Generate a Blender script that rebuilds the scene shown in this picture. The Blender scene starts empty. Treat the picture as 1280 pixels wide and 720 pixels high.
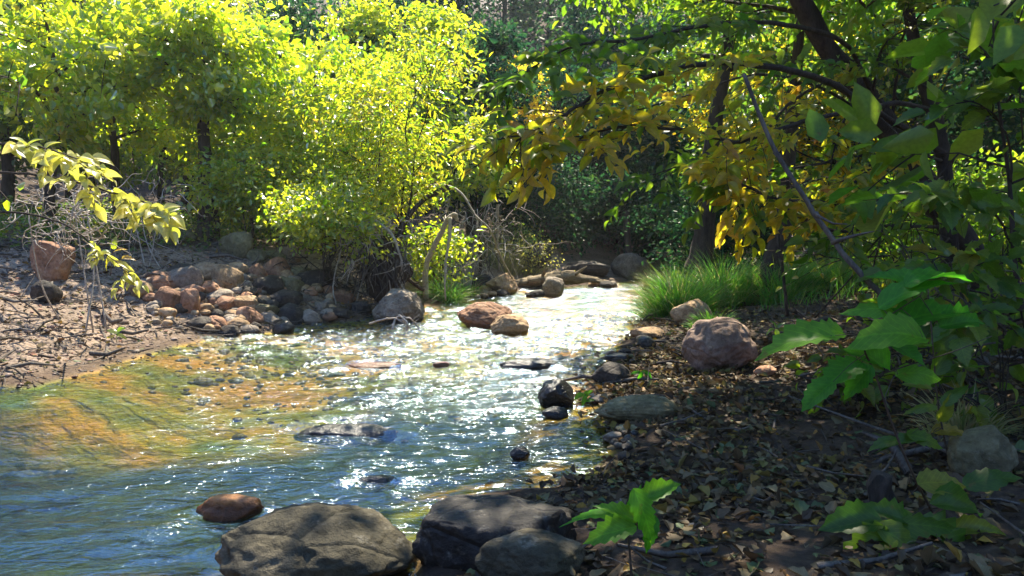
import bpy, bmesh, math, random
import numpy as np
from mathutils import Vector, Euler

R = math.radians
rng = np.random.default_rng(7)
random.seed(7)
scene = bpy.context.scene
COL = scene.collection

# ------------------------------------------------------------------ camera
F = 950.0
CAMZ = 1.5
PITCH = math.atan(70 / F)
cam = bpy.data.cameras.new('camera')
cam.sensor_width = 36
cam.lens = F / 1280 * 36
cam.clip_start = 0.05
cam.clip_end = 2000
co = bpy.data.objects.new('camera', cam)
COL.objects.link(co)
co.location = (0, 0, CAMZ)
co.rotation_euler = (math.pi / 2 - PITCH, 0, 0)
scene.camera = co


def ray(px, py):
    u = (px - 640) / F
    v = (360 - py) / F
    s, c = math.sin(PITCH), math.cos(PITCH)
    return np.array([u, c + v * s, -s + v * c])


def P(px, py, Y):
    """world point seen at a photo pixel at world distance Y"""
    d = ray(px, py)
    return np.array([0, 0, CAMZ]) + d * (Y / d[1])


def G(px, py, z=0.0):
    d = ray(px, py)
    return np.array([0, 0, CAMZ]) + d * ((z - CAMZ) / d[2])


# ------------------------------------------------------------------ noise
_perm = np.random.default_rng(3).permutation(256)
_perm = np.concatenate([_perm, _perm, _perm])
_g = np.random.default_rng(4).normal(size=(256, 3))
_g /= np.linalg.norm(_g, axis=1)[:, None]


def pn(x, y, z=0.0):
    x, y, z = np.broadcast_arrays(np.asarray(x, float), np.asarray(y, float), np.asarray(z, float))
    xi, yi, zi = (np.floor(a).astype(int) for a in (x, y, z))
    xf, yf, zf = x - xi, y - yi, z - zi
    xi, yi, zi = xi & 255, yi & 255, zi & 255
    fu = lambda t: t * t * t * (t * (t * 6 - 15) + 10)
    u, v, w = fu(xf), fu(yf), fu(zf)
    tot = 0
    for dx in (0, 1):
        for dy in (0, 1):
            for dz in (0, 1):
                h = _perm[_perm[_perm[xi + dx] + yi + dy] + zi + dz]
                g = _g[h]
                dot = g[..., 0] * (xf - dx) + g[..., 1] * (yf - dy) + g[..., 2] * (zf - dz)
                wx = u if dx else 1 - u
                wy = v if dy else 1 - v
                wz = w if dz else 1 - w
                tot = tot + dot * wx * wy * wz
    return tot * 1.6


def sm(a, b, x):
    t = np.clip((np.asarray(x, float) - a) / (b - a), 0, 1)
    return t * t * (3 - 2 * t)


# ------------------------------------------------------------------ terrain
_left = [(45, 486), (100, 470), (150, 455), (210, 432), (300, 420), (400, 407), (450, 402), (540, 383),
         (600, 370), (650, 364), (700, 360), (770, 354), (800, 349)]
_right = [(818, 352), (808, 372), (800, 398), (785, 418), (765, 440), (735, 470), (738, 500), (752, 540),
          (757, 572), (725, 598), (690, 613), (600, 622), (545, 648), (515, 676)]
WP = [np.array([-30, 5.2]), np.array([-12, 6.6])]
WP += [G(*p)[:2] for p in _left]
WP += [np.array([7.5, 29.0]), np.array([13, 31.5]), np.array([30, 34]), np.array([30, 31]), np.array([13, 29.0]),
       np.array([7.0, 26.5])]
WP += [G(*p)[:2] for p in _right]
WP += [np.array([-0.6, 3.1]), np.array([-3, 2.7]), np.array([-12, 2.2]), np.array([-30, 1.6])]
WP = np.array(WP)


def wdist(x, y):
    x = np.asarray(x, float)
    y = np.asarray(y, float)
    best = np.full(x.shape, 1e9)
    inside = np.zeros(x.shape, bool)
    n = len(WP)
    for i in range(n):
        a, b = WP[i], WP[(i + 1) % n]
        e = b - a
        t = np.clip(((x - a[0]) * e[0] + (y - a[1]) * e[1]) / (e @ e), 0, 1)
        d2 = (x - a[0] - t * e[0]) ** 2 + (y - a[1] - t * e[1]) ** 2
        best = np.minimum(best, d2)
        c = ((a[1] > y) != (b[1] > y))
        with np.errstate(divide='ignore', invalid='ignore'):
            xs = (b[0] - a[0]) * (y - a[1]) / (b[1] - a[1] + 1e-12) + a[0]
        inside ^= c & (x < xs)
    d = np.sqrt(best)
    return np.where(inside, -d, d)


def leftness(x, y):
    xc = np.interp(y, [4, 7, 12, 18, 25, 30, 60], [-6, -2.2, 0, 2, 4.0, 20, 60])
    return sm(-0.4, 0.4, xc - x) * sm(4.5, 5.5, y)


def gz(x, y):
    x = np.asarray(x, float)
    y = np.asarray(y, float)
    d = wdist(x, y)
    L = leftness(x, y)
    dn = d + 0.22 * pn(x * 1.1, y * 1.1, 5.5) + 0.10 * pn(x * 3.1, y * 3.1, 1.5)
    dn = np.where(d < -0.6, d, dn)
    bed = -(0.26 + .22 * sm(8.2, 6.0, y + .35 * x)) * sm(0, 1.8, -dn) - 0.02 + 0.07 * pn(x * 0.8, y * 1.3, 2.2) * sm(0.2, 1.0, -dn)
    dp = np.maximum(dn, 0)
    zl = np.where(dp < 3.4, 0.34 * dp, 1.156 + 0.11 * (dp - 3.4))
    zl = zl * (0.75 + 0.25 * sm(0, 2, dp))
    zr = 0.10 * dp + 0.004 * dp ** 2 + 0.05 * sm(0, 0.3, dp)
    zo = zl * L + zr * (1 - L)
    zo = np.minimum(zo, 7 + 0.02 * dp)
    hill = np.hypot(np.maximum(np.abs(x - 2) - 16, 0), np.maximum(y - 33, 0))
    zo = zo + .55 * np.maximum(hill - 1, 0) * sm(0, 6, hill) * (1 - .6 * sm(30, 60, hill))
    zo = zo + (0.035 * pn(x * 2.2, y * 2.2, 9.1) + 0.02 * pn(x * 6, y * 6, 3.1)) * sm(0, .6, dp) + 0.12 * pn(
        x * 0.5, y * 0.5, 7.7) * sm(0.5, 3, dp)
    return np.where(dn < 0, bed, zo)


def GT(px, py, y0=2.0, y1=60.0):
    """first point of the ground seen at a photo pixel"""
    d = ray(px, py)
    Y = np.concatenate([np.arange(y0, 20, 0.02), np.arange(20, y1, 0.1)])
    t = Y / d[1]
    X, Z = d[0] * t, CAMZ + d[2] * t
    hit = np.nonzero(Z < np.maximum(gz(X, Y), -0.02))[0]
    i = hit[0] if len(hit) else len(Y) - 1
    return np.array([X[i], Y[i], Z[i]])


# ------------------------------------------------------------------ mesh builder
WORLD = {}      # world origin of parts


class MB:
    def __init__(self):
        self.V, self.T, self.Q, self.A, self.U, self.n = [], [], [], [], [], 0

    def add(self, v, faces, rnd=0.5, uv=None):
        v = np.asarray(v, float).reshape(-1, 3)
        self.U.append(np.zeros((len(v), 2)) if uv is None else uv)
        self.V.append(v)
        r = np.asarray(rnd, float)
        self.A.append(np.full(len(v), float(r)) if r.ndim == 0 else r)
        for f in faces:
            f = np.asarray(f, int)
            if f.size == 0:
                continue
            (self.T if f.shape[1] == 3 else self.Q).append(f + self.n)
        self.n += len(v)

    def build(self, name, mat, parent=None, smooth=True, origin=None):
        V = np.concatenate(self.V) if self.V else np.zeros((0, 3))
        A = np.concatenate(self.A) if self.A else np.zeros(0)
        if parent is not None:
            V = V - WORLD.get(parent.name, np.array(parent.location))
        elif origin is not None:
            V = V - np.asarray(origin)
        T = np.concatenate(self.T) if self.T else np.zeros((0, 3), int)
        Q = np.concatenate(self.Q) if self.Q else np.zeros((0, 4), int)
        me = bpy.data.meshes.new(name)
        me.vertices.add(len(V))
        me.vertices.foreach_set('co', V.astype(np.float32).ravel())
        idx = np.concatenate([T.ravel(), Q.ravel()]).astype(np.int32)
        me.loops.add(len(idx))
        me.loops.foreach_set('vertex_index', idx)
        st = np.concatenate([np.arange(len(T)) * 3, len(T) * 3 + np.arange(len(Q)) * 4]).astype(np.int32)
        me.polygons.add(len(st))
        me.polygons.foreach_set('loop_start', st)
        me.update(calc_edges=True)
        if smooth:
            me.polygons.foreach_set('use_smooth', np.ones(len(st), bool))
        at = me.attributes.new('rnd', 'FLOAT', 'POINT')
        at.data.foreach_set('value', A.astype(np.float32))
        U = np.concatenate(self.U) if self.U else np.zeros((0, 2))
        if U.any():
            at = me.attributes.new('leaf_pos', 'FLOAT2', 'POINT')
            at.data.foreach_set('vector', U.astype(np.float32).ravel())
        me.validate()
        if mat:
            me.materials.append(mat)
        o = bpy.data.objects.new(name, me)
        COL.objects.link(o)
        if parent is not None:
            o.parent = parent
            WORLD[o.name] = WORLD.get(parent.name, np.array(parent.location))
        elif origin is not None:
            o.location = origin
        return o


def tag(o, label=None, cat=None, group=None, kind=None):
    if label: o['label'] = label
    if cat: o['category'] = cat
    if group: o['group'] = group
    if kind: o['kind'] = kind
    return o


def empty(name, loc, label, cat, group=None):
    o = bpy.data.objects.new(name, None)
    COL.objects.link(o)
    o.location = [float(a) for a in loc]
    o.empty_display_size = 0.2
    return tag(o, label, cat, group)


def nrmz(v):
    v = np.asarray(v, float)
    return v / (np.linalg.norm(v, axis=-1, keepdims=True) + 1e-9)


def tube(mb, pts, radii, n=6, rnd=0.5, rough=0.0):
    pts = np.asarray(pts, float)
    m = len(pts)
    radii = np.broadcast_to(np.asarray(radii, float), (m,)) if np.ndim(radii) else np.full(m, radii)
    tan = nrmz(np.gradient(pts, axis=0))
    ref = np.array([0.31, 0.77, 0.55]) if abs(tan[0, 2]) > .8 else np.array([0, 0, 1.0])
    a = nrmz(np.cross(tan, ref))
    b = np.cross(tan, a)
    th = np.arange(n) * 2 * np.pi / n
    ring = a[:, None, :] * np.cos(th)[None, :, None] + b[:, None, :] * np.sin(th)[None, :, None]
    rr = radii[:, None] * np.ones((1, n))
    if rough:
        rr = rr * (1 + rough * pn(pts[:, None, 2] * 3 + th[None] * 0, np.cos(th)[None] * 1.5 + pts[:, None, 0],
                                  np.sin(th)[None] * 1.5))
    v = pts[:, None, :] + ring * rr[..., None]
    i = np.arange(m - 1)[:, None] * n
    j = np.arange(n)[None]
    k = (j + 1) % n
    f = np.stack([i + j, i + k, i + n + k, i + n + j], -1).reshape(-1, 4)
    v = v.reshape(-1, 3)
    c0, c1 = len(v), len(v) + 1
    v = np.concatenate([v, pts[:1], pts[-1:]])
    cap = [[c0, (q + 1) % n, q] for q in range(n)] + [[c1, (m - 1) * n + q, (m - 1) * n + (q + 1) % n] for q in range(n)]
    mb.add(v, [f, np.array(cap)], rnd)


def smooth_path(pts, sub=5):
    """Catmull-Rom"""
    p = np.asarray(pts, float)
    p = np.concatenate([[2 * p[0] - p[1]], p, [2 * p[-1] - p[-2]]])
    out = []
    for i in range(1, len(p) - 2):
        for t in np.arange(sub) / sub:
            out.append(0.5 * (2 * p[i] + (p[i + 1] - p[i - 1]) * t + (2 * p[i - 1] - 5 * p[i] + 4 * p[i + 1] - p[i + 2]) * t ** 2
                              + (3 * p[i] - p[i - 1] - 3 * p[i + 1] + p[i + 2]) * t ** 3))
    out.append(p[-2])
    return np.array(out)


def scatter(mb, tv, tf, base, dirv, nrm, L, W=1.0, H=1.0, rnd=None):
    """copies of a template (t along dir, s across, h along normal) inside ONE mesh"""
    base = np.asarray(base, float)
    N = len(base)
    if N == 0:
        return
    d = nrmz(dirv)
    s = nrmz(np.cross(d, nrm))
    h = np.cross(s, d)
    L = np.broadcast_to(L, (N,))
    W = np.broadcast_to(W, (N,)) * L
    H = np.broadcast_to(H, (N,)) * L
    v = base[:, None] + d[:, None] * (L[:, None] * tv[None, :, 0])[..., None] + s[:, None] * (
            W[:, None] * tv[None, :, 1])[..., None] + h[:, None] * (H[:, None] * tv[None, :, 2])[..., None]
    m = len(tv)
    fs = [(np.asarray(f)[None] + (np.arange(N) * m)[:, None, None]).reshape(-1, np.asarray(f).shape[1]) for f in tf]
    if rnd is None:
        rnd = rng.random(N)
    mb.add(v.reshape(-1, 3), fs, np.repeat(rnd, m), np.tile(tv[:, :2], (N, 1)) if m > 20 else None)


# leaf templates: far leaf (two folded halves), near leaf (curved, toothed), blade, twig
LEAF = (np.array([[0, 0, 0], [.30, .5, .10], [.68, .38, .06], [1, 0, -.12], [.68, -.38, .06], [.30, -.5, .10]]),
        [np.array([[0, 1, 2, 3], [0, 3, 4, 5]])])
NARROW = (np.array([[0, 0, 0], [.35, .5, .08], [.7, .34, .0], [1, 0, -.2], [.7, -.34, .0], [.35, -.5, .08]]), LEAF[1])


def leaf_template(n=8, teeth=0.0, droop=0.22, fold=0.10, lob=0.0):
    t = np.linspace(0, 1, n + 1)
    w = np.sin(np.pi * t ** 0.72) ** 0.85 * 0.5
    w = np.where(t > .98, 0.0, w)
    w[0] = 0.015
    k = np.arange(n + 1) % 2
    w = w * (1 - teeth * k) * (1 + lob * np.sin(t * 9))
    v = []
    for i in range(n + 1):
        hz = 0.05 * math.sin(t[i] * 3.1) - droop * t[i] ** 2
        v += [[t[i] - 0.05 * k[i] * teeth * 3, w[i], hz + fold * w[i] * 2], [t[i], w[i] * 0.5, hz + fold * w[i] * 0.85],
              [t[i], 0, hz], [t[i], -w[i] * 0.5, hz + fold * w[i] * 0.85],
              [t[i] - 0.05 * k[i] * teeth * 3, -w[i], hz + fold * w[i] * 2]]
    f = []
    for i in range(n):
        for j in range(4):
            f.append([i * 5 + j, i * 5 + 5 + j, i * 5 + 6 + j, i * 5 + 1 + j])
    return np.array(v), [np.array(f)]


NEAR = leaf_template(10, 0.22, 0.20)
NEAR2 = leaf_template(8, 0.0, 0.30, 0.14)
LITTER = leaf_template(5, 0.25, -0.25, 0.35)


def blade_template(n=5, bend=0.55):
    t = np.linspace(0, 1, n + 1)
    v = []
    for a in t:
        w = 0.5 * (1 - a ** 1.6) + 0.02
        v += [[a * (1 - 0.25 * bend * a * a), w, bend * a ** 2.2], [a * (1 - 0.25 * bend * a * a), -w, bend * a ** 2.2]]
    return np.array(v), [np.array([[2 * i, 2 * i + 1, 2 * i + 3, 2 * i + 2] for i in range(n)])]


BLADE = blade_template(5, .55)
BLADE2 = blade_template(5, .95)
_th = np.arange(4) * np.pi / 2
TWIG = (np.array([[t, r * math.cos(a), r * math.sin(a) + b] for t, r, b in ((0, .5, 0), (.5, .4, .8), (1, .2, 0)) for a in _th]),
        [np.array([[i * 4 + j, i * 4 + (j + 1) % 4, i * 4 + 4 + (j + 1) % 4, i * 4 + 4 + j] for i in range(2) for j in
                   range(4)])])


def ico(sub):
    bm = bmesh.new()
    bmesh.ops.create_icosphere(bm, subdivisions=sub, radius=1)
    bm.verts.ensure_lookup_table()
    v = np.array([x.co[:] for x in bm.verts])
    f = np.array([[x.index for x in fc.verts] for fc in bm.faces])
    bm.free()
    return v, f


ICO = {s: ico(s) for s in (1, 2, 3, 4, 5)}


# ------------------------------------------------------------------ materials
def new_mat(name):
    m = bpy.data.materials.new(name)
    m.use_nodes = True
    nt = m.node_tree
    nt.nodes.clear()
    out = nt.nodes.new('ShaderNodeOutputMaterial')
    return m, nt, out


def N(nt, typ, **kw):
    n = nt.nodes.new(typ)
    for k, v in kw.items():
        if k.startswith('_'):
            setattr(n, k[1:], v)
        else:
            n.inputs[k.replace('__', ' ')].default_value = v
    return n


def ramp(nt, stops, fac):
    r = nt.nodes.new('ShaderNodeValToRGB')
    el = r.color_ramp.elements
    while len(el) > 1:
        el.remove(el[-1])
    el[0].position = stops[0][0]
    el[0].color = (*stops[0][1], 1)
    for p, c in stops[1:]:
        e = el.new(p)
        e.color = (*c, 1)
    nt.links.new(fac, r.inputs['Fac'])
    return r.outputs['Color']


def leaf_mat(name, stops, tstops=None, trans=0.5, gloss=0.05, rough=0.4):
    m, nt, out = new_mat(name)
    L = nt.links.new
    at = N(nt, 'ShaderNodeAttribute', _attribute_name='rnd')
    cd = ramp(nt, stops, at.outputs['Fac'])
    ct = ramp(nt, tstops or stops, at.outputs['Fac'])
    geo = N(nt, 'ShaderNodeNewGeometry')
    nz = N(nt, 'ShaderNodeTexNoise', Scale=38.0, Detail=3.0)
    L(geo.outputs['Position'], nz.inputs['Vector'])
    mx = N(nt, 'ShaderNodeMixRGB', _blend_type='MULTIPLY', Fac=0.5)
    vr = ramp(nt, [(0.3, (.6, .6, .5)), (0.7, (1.25, 1.2, 1.1))], nz.outputs['Fac'])
    L(cd, mx.inputs['Color1']);
    L(vr, mx.inputs['Color2'])
    mt = N(nt, 'ShaderNodeMixRGB', _blend_type='MULTIPLY', Fac=0.5)
    L(ct, mt.inputs['Color1']);
    L(vr, mt.inputs['Color2'])
    # veins of the larger leaves: midrib and slanting side veins
    lp = N(nt, 'ShaderNodeAttribute', _attribute_name='leaf_pos')
    sx_ = N(nt, 'ShaderNodeSeparateXYZ')
    L(lp.outputs['Vector'], sx_.inputs[0])
    ab = N(nt, 'ShaderNodeMath', _operation='ABSOLUTE')
    L(sx_.outputs[1], ab.inputs[0])
    ph = N(nt, 'ShaderNodeMath', _operation='MULTIPLY_ADD')
    L(ab.outputs[0], ph.inputs[0]); ph.inputs[1].default_value = -.75
    L(sx_.outputs[0], ph.inputs[2])
    p2 = N(nt, 'ShaderNodeMath', _operation='MULTIPLY')
    L(ph.outputs[0], p2.inputs[0]); p2.inputs[1].default_value = 9.0
    pp = N(nt, 'ShaderNodeMath', _operation='PINGPONG')
    L(p2.outputs[0], pp.inputs[0]); pp.inputs[1].default_value = .5
    v1 = N(nt, 'ShaderNodeMapRange'); v1.inputs[1].default_value = .02; v1.inputs[2].default_value = .10
    L(pp.outputs[0], v1.inputs[0])
    v2 = N(nt, 'ShaderNodeMapRange'); v2.inputs[1].default_value = .008; v2.inputs[2].default_value = .035
    L(ab.outputs[0], v2.inputs[0])
    vm = N(nt, 'ShaderNodeMath', _operation='MINIMUM')
    L(v1.outputs[0], vm.inputs[0]); L(v2.outputs[0], vm.inputs[1])
    vc = ramp(nt, [(0, (1.35, 1.3, 1.25)), (1, (1, 1, 1))], vm.outputs[0])
    mv1 = N(nt, 'ShaderNodeMixRGB', _blend_type='MULTIPLY', Fac=1.0)
    L(mx.outputs[0], mv1.inputs[1]); L(vc, mv1.inputs[2])
    mv2 = N(nt, 'ShaderNodeMixRGB', _blend_type='MULTIPLY', Fac=1.0)
    L(mt.outputs[0], mv2.inputs[1]); L(vc, mv2.inputs[2])
    # brown blotches and edges
    nb_ = N(nt, 'ShaderNodeTexNoise', Scale=14.0, Detail=4.0)
    L(geo.outputs['Position'], nb_.inputs['Vector'])
    nbr = N(nt, 'ShaderNodeMapRange'); nbr.inputs[1].default_value = .66; nbr.inputs[2].default_value = .74; nbr.inputs[4].default_value = .6
    L(nb_.outputs['Fac'], nbr.inputs[0])
    mb1 = N(nt, 'ShaderNodeMixRGB'); mb1.inputs[2].default_value = (.16, .09, .02, 1)
    L(nbr.outputs[0], mb1.inputs[0]); L(mv1.outputs[0], mb1.inputs[1])
    mb2 = N(nt, 'ShaderNodeMixRGB'); mb2.inputs[2].default_value = (.35, .2, .03, 1)
    L(nbr.outputs[0], mb2.inputs[0]); L(mv2.outputs[0], mb2.inputs[1])
    mx, mt = mb1, mb2
    bpv = N(nt, 'ShaderNodeBump', Strength=.5, Distance=.004)
    L(vm.outputs[0], bpv.inputs['Height'])
    d = N(nt, 'ShaderNodeBsdfDiffuse')
    L(bpv.outputs[0], d.inputs['Normal'])
    t = N(nt, 'ShaderNodeBsdfTranslucent')
    L(mx.outputs[0], d.inputs['Color'])
    L(mt.outputs[0], t.inputs['Color'])
    ms = N(nt, 'ShaderNodeMixShader', Fac=trans)
    L(d.outputs[0], ms.inputs[1]);
    L(t.outputs[0], ms.inputs[2])
    g = N(nt, 'ShaderNodeBsdfGlossy', Roughness=rough)
    g.inputs['Color'].default_value = (1, 1, 1, 1)
    fr = N(nt, 'ShaderNodeLayerWeight', Blend=0.25)
    mm = N(nt, 'ShaderNodeMath', _operation='MULTIPLY_ADD')
    L(fr.outputs['Fresnel'], mm.inputs[0])
    mm.inputs[1].default_value = gloss * 2
    mm.inputs[2].default_value = gloss * 0.5
    m2 = N(nt, 'ShaderNodeMixShader')
    L(mm.outputs[0], m2.inputs[0])
    L(ms.outputs[0], m2.inputs[1]);
    L(g.outputs[0], m2.inputs[2])
    L(m2.outputs[0], out.inputs['Surface'])
    return m


def solid_mat(name, c1, c2, scale=6.0, rough=0.85, bump=0.5, c3=None, stretch=(1, 1, 1), spec=0.3, rand=0.25, bscale=None,
              crack=0.0, attr=None):
    m, nt, out = new_mat(name)
    L = nt.links.new
    tc = N(nt, 'ShaderNodeTexCoord')
    oi = N(nt, 'ShaderNodeObjectInfo')
    mp = N(nt, 'ShaderNodeMapping')
    mp.inputs['Scale'].default_value = stretch
    L(tc.outputs['Object'], mp.inputs['Vector'])
    ad = N(nt, 'ShaderNodeVectorMath', _operation='MULTIPLY_ADD')
    L(oi.outputs['Random'], ad.inputs[0])
    ad.inputs[1].default_value = (37, 23, 51)
    L(mp.outputs[0], ad.inputs[2])
    nz = N(nt, 'ShaderNodeTexNoise', Scale=scale, Detail=8.0, Roughness=0.65)
    L(ad.outputs[0], nz.inputs['Vector'])
    stops = [(0.30, c1), (0.70, c2)] if c3 is None else [(0.28, c1), (0.55, c2), (0.72, c3)]
    col = ramp(nt, stops, nz.outputs['Fac'])
    if attr:
        at = N(nt, 'ShaderNodeAttribute', _attribute_name='rnd')
        av = ramp(nt, attr, at.outputs['Fac'])
        mx = N(nt, 'ShaderNodeMixRGB', _blend_type='MULTIPLY', Fac=1.0)
        L(col, mx.inputs[1]);
        L(av, mx.inputs[2])
        col = mx.outputs[0]
    hs = N(nt, 'ShaderNodeHueSaturation')
    mr = N(nt, 'ShaderNodeMapRange')
    L(oi.outputs['Random'], mr.inputs[0])
    mr.inputs[3].default_value = 1 - rand
    mr.inputs[4].default_value = 1 + rand
    L(mr.outputs[0], hs.inputs['Value'])
    L(col, hs.inputs['Color'])
    fine = N(nt, 'ShaderNodeTexNoise', Scale=(bscale or scale * 6), Detail=6.0, Roughness=0.7)
    L(ad.outputs[0], fine.inputs['Vector'])
    sp = N(nt, 'ShaderNodeMixRGB', _blend_type='MULTIPLY', Fac=0.7)
    spk = ramp(nt, [(0.32, (.33, .33, .33)), (0.48, (.95, .95, .95)), (0.70, (1.45, 1.42, 1.38))], fine.outputs['Fac'])
    L(hs.outputs[0], sp.inputs[1]);
    L(spk, sp.inputs[2])
    hsum = N(nt, 'ShaderNodeMath', _operation='ADD')
    L(nz.outputs['Fac'], hsum.inputs[0])
    fm = N(nt, 'ShaderNodeMath', _operation='MULTIPLY')
    L(fine.outputs['Fac'], fm.inputs[0])
    fm.inputs[1].default_value = 0.5
    L(fm.outputs[0], hsum.inputs[1])
    hh = hsum.outputs[0]
    if crack:
        vo = N(nt, 'ShaderNodeTexVoronoi', _feature='DISTANCE_TO_EDGE', Scale=scale * 0.7)
        L(ad.outputs[0], vo.inputs['Vector'])
        cr = ramp(nt, [(0.0, (0, 0, 0)), (0.05, (1, 1, 1))], vo.outputs['Distance'])
        h2 = N(nt, 'ShaderNodeMath', _operation='MULTIPLY_ADD')
        L(cr, h2.inputs[0])
        h2.inputs[1].default_value = crack
        L(hh, h2.inputs[2])
        hh = h2.outputs[0]
    b = N(nt, 'ShaderNodeBump', Strength=bump, Distance=0.04)
    L(hh, b.inputs['Height'])
    geo = N(nt, 'ShaderNodeNewGeometry')
    sz = N(nt, 'ShaderNodeSeparateXYZ')
    L(geo.outputs['Position'], sz.inputs[0])
    wz = N(nt, 'ShaderNodeMath', _operation='MULTIPLY_ADD')
    L(nz.outputs['Fac'], wz.inputs[0]); wz.inputs[1].default_value = -.10
    L(sz.outputs[2], wz.inputs[2])
    wm = N(nt, 'ShaderNodeMapRange')
    wm.inputs[1].default_value = .0; wm.inputs[2].default_value = .025
    L(wz.outputs[0], wm.inputs[0])
    wc = N(nt, 'ShaderNodeMixRGB', _blend_type='MULTIPLY', Fac=1.0)
    wr_ = ramp(nt, [(0, (.36, .34, .32)), (1, (1, 1, 1))], wm.outputs[0])
    L(sp.outputs[0], wc.inputs[1]); L(wr_, wc.inputs[2])
    # lichen and mineral patches
    ln_ = N(nt, 'ShaderNodeTexNoise', Scale=scale * 2.3, Detail=5.0, Roughness=.7)
    L(ad.outputs[0], ln_.inputs['Vector'])
    lf = N(nt, 'ShaderNodeMapRange')
    lf.inputs[1].default_value = .58; lf.inputs[2].default_value = .66; lf.inputs[4].default_value = .35 if crack else 0
    L(ln_.outputs['Fac'], lf.inputs[0])
    lm = N(nt, 'ShaderNodeMixRGB', _blend_type='SCREEN')
    lm.inputs[2].default_value = (.22, .20, .16, 1)
    L(lf.outputs[0], lm.inputs[0]); L(wc.outputs[0], lm.inputs[1])
    p = N(nt, 'ShaderNodeBsdfPrincipled', Roughness=rough)
    rr_ = N(nt, 'ShaderNodeMapRange')
    rr_.inputs[3].default_value = min(rough, .3); rr_.inputs[4].default_value = rough
    L(wm.outputs[0], rr_.inputs[0]); L(rr_.outputs[0], p.inputs['Roughness'])
    p.inputs['Specular IOR Level'].default_value = spec
    L(lm.outputs[0], p.inputs['Base Color'])
    L(b.outputs[0], p.inputs['Normal'])
    L(p.outputs[0], out.inputs['Surface'])
    return m


M = {}
M['lime'] = leaf_mat('lime_leaves',
                     [(0, (.03, .10, .010)), (.3, (.08, .17, .012)), (.65, (.17, .23, .015)), (.92, (.28, .28, .02)),
                      (1, (.25, .14, .02))],
                     [(0, (.11, .34, .012)), (.3, (.37, .58, .015)), (.65, (.66, .74, .02)), (.92, (.82, .80, .05)),
                      (1, (.60, .34, .04))], .66, .10)
M['yellow'] = leaf_mat('yellow_leaves',
                       [(0, (.06, .15, .012)), (.3, (.14, .20, .015)), (.75, (.28, .28, .02)), (1, (.32, .19, .02))],
                       [(0, (.16, .48, .015)), (.3, (.42, .66, .02)), (.75, (.78, .78, .03)), (1, (.72, .46, .03))], .58, .09)
M['pale'] = leaf_mat('pale_yellow_leaves',
                     [(0, (.24, .28, .04)), (.5, (.42, .42, .08)), (1, (.55, .50, .14))],
                     [(0, (.50, .62, .05)), (.5, (.78, .78, .10)), (1, (.85, .78, .20))], .5, .1)
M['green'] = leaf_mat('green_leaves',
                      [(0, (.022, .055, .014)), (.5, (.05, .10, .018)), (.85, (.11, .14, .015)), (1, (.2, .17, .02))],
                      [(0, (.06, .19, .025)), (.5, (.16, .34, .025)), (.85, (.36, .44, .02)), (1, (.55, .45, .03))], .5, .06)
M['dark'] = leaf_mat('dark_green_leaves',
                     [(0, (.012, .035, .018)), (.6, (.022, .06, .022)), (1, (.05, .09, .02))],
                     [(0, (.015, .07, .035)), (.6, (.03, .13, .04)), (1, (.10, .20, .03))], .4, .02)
M['amber'] = leaf_mat('amber_leaves',
                      [(0, (.06, .13, .012)), (.25, (.17, .19, .015)), (.6, (.36, .27, .02)), (.9, (.42, .25, .02)), (1, (.28, .10, .018))],
                      [(0, (.16, .44, .02)), (.25, (.52, .60, .02)), (.6, (.88, .70, .03)), (.9, (.92, .66, .04)), (1, (.62, .26, .03))], .72, .04)
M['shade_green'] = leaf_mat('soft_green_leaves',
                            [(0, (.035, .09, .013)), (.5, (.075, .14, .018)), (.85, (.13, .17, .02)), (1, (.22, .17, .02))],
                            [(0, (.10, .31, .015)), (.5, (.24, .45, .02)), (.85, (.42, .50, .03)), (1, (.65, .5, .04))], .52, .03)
M['big_green'] = leaf_mat('broad_green_leaves',
                          [(0, (.035, .16, .012)), (.5, (.055, .22, .015)), (1, (.10, .26, .015))],
                          [(0, (.09, .46, .02)), (.5, (.15, .58, .02)), (1, (.30, .62, .03))], .5, .02)
M['grass'] = leaf_mat('grass_blades',
                      [(0, (.03, .10, .02)), (.5, (.06, .16, .02)), (.86, (.13, .20, .03)), (.94, (.28, .24, .10)), (1, (.36, .30, .17))],
                      [(0, (.07, .30, .03)), (.5, (.14, .43, .03)), (.86, (.30, .48, .04)), (.94, (.5, .42, .15)), (1, (.55, .48, .25))], .5, .05)
M['drygrass'] = leaf_mat('dry_grass_blades',
                         [(0, (.12, .15, .05)), (.5, (.26, .26, .12)), (1, (.38, .33, .20))],
                         [(0, (.20, .30, .06)), (.5, (.42, .44, .16)), (1, (.5, .45, .25))], .45, .05)
M['litter'] = leaf_mat('fallen_leaves',
                       [(0, (.035, .023, .013)), (.3, (.075, .047, .024)), (.55, (.125, .085, .042)), (.72, (.19, .145, .075)),
                        (.82, (.07, .11, .045)), (.93, (.28, .18, .03)), (1, (.20, .085, .03))], None, .15, .03, .5)
M['bark'] = solid_mat('dark_bark', (.028, .02, .016), (.085, .064, .048), 9, .9, .9, stretch=(1, 1, .22), rand=.1)
M['bark_grey'] = solid_mat('grey_bark', (.06, .05, .042), (.17, .145, .12), 9, .9, .8, stretch=(1, 1, .22), rand=.1)
M['twig'] = solid_mat('brown_twigs', (.05, .034, .022), (.13, .09, .06), 14, .8, .4, rand=.1)
M['pale_wood'] = solid_mat('pale_weathered_wood', (.30, .255, .205), (.58, .51, .43), 12, .8, .5, rand=.1)
M['log'] = solid_mat('weathered_log', (.12, .09, .06), (.34, .27, .17), 7, .9, .8, stretch=(.3, 1, 1), rand=.05)
M['red_rock'] = solid_mat('red_sandstone', (.15, .072, .04), (.33, .175, .10), 4, .85, .7, (.45, .30, .19), crack=.3)
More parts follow.
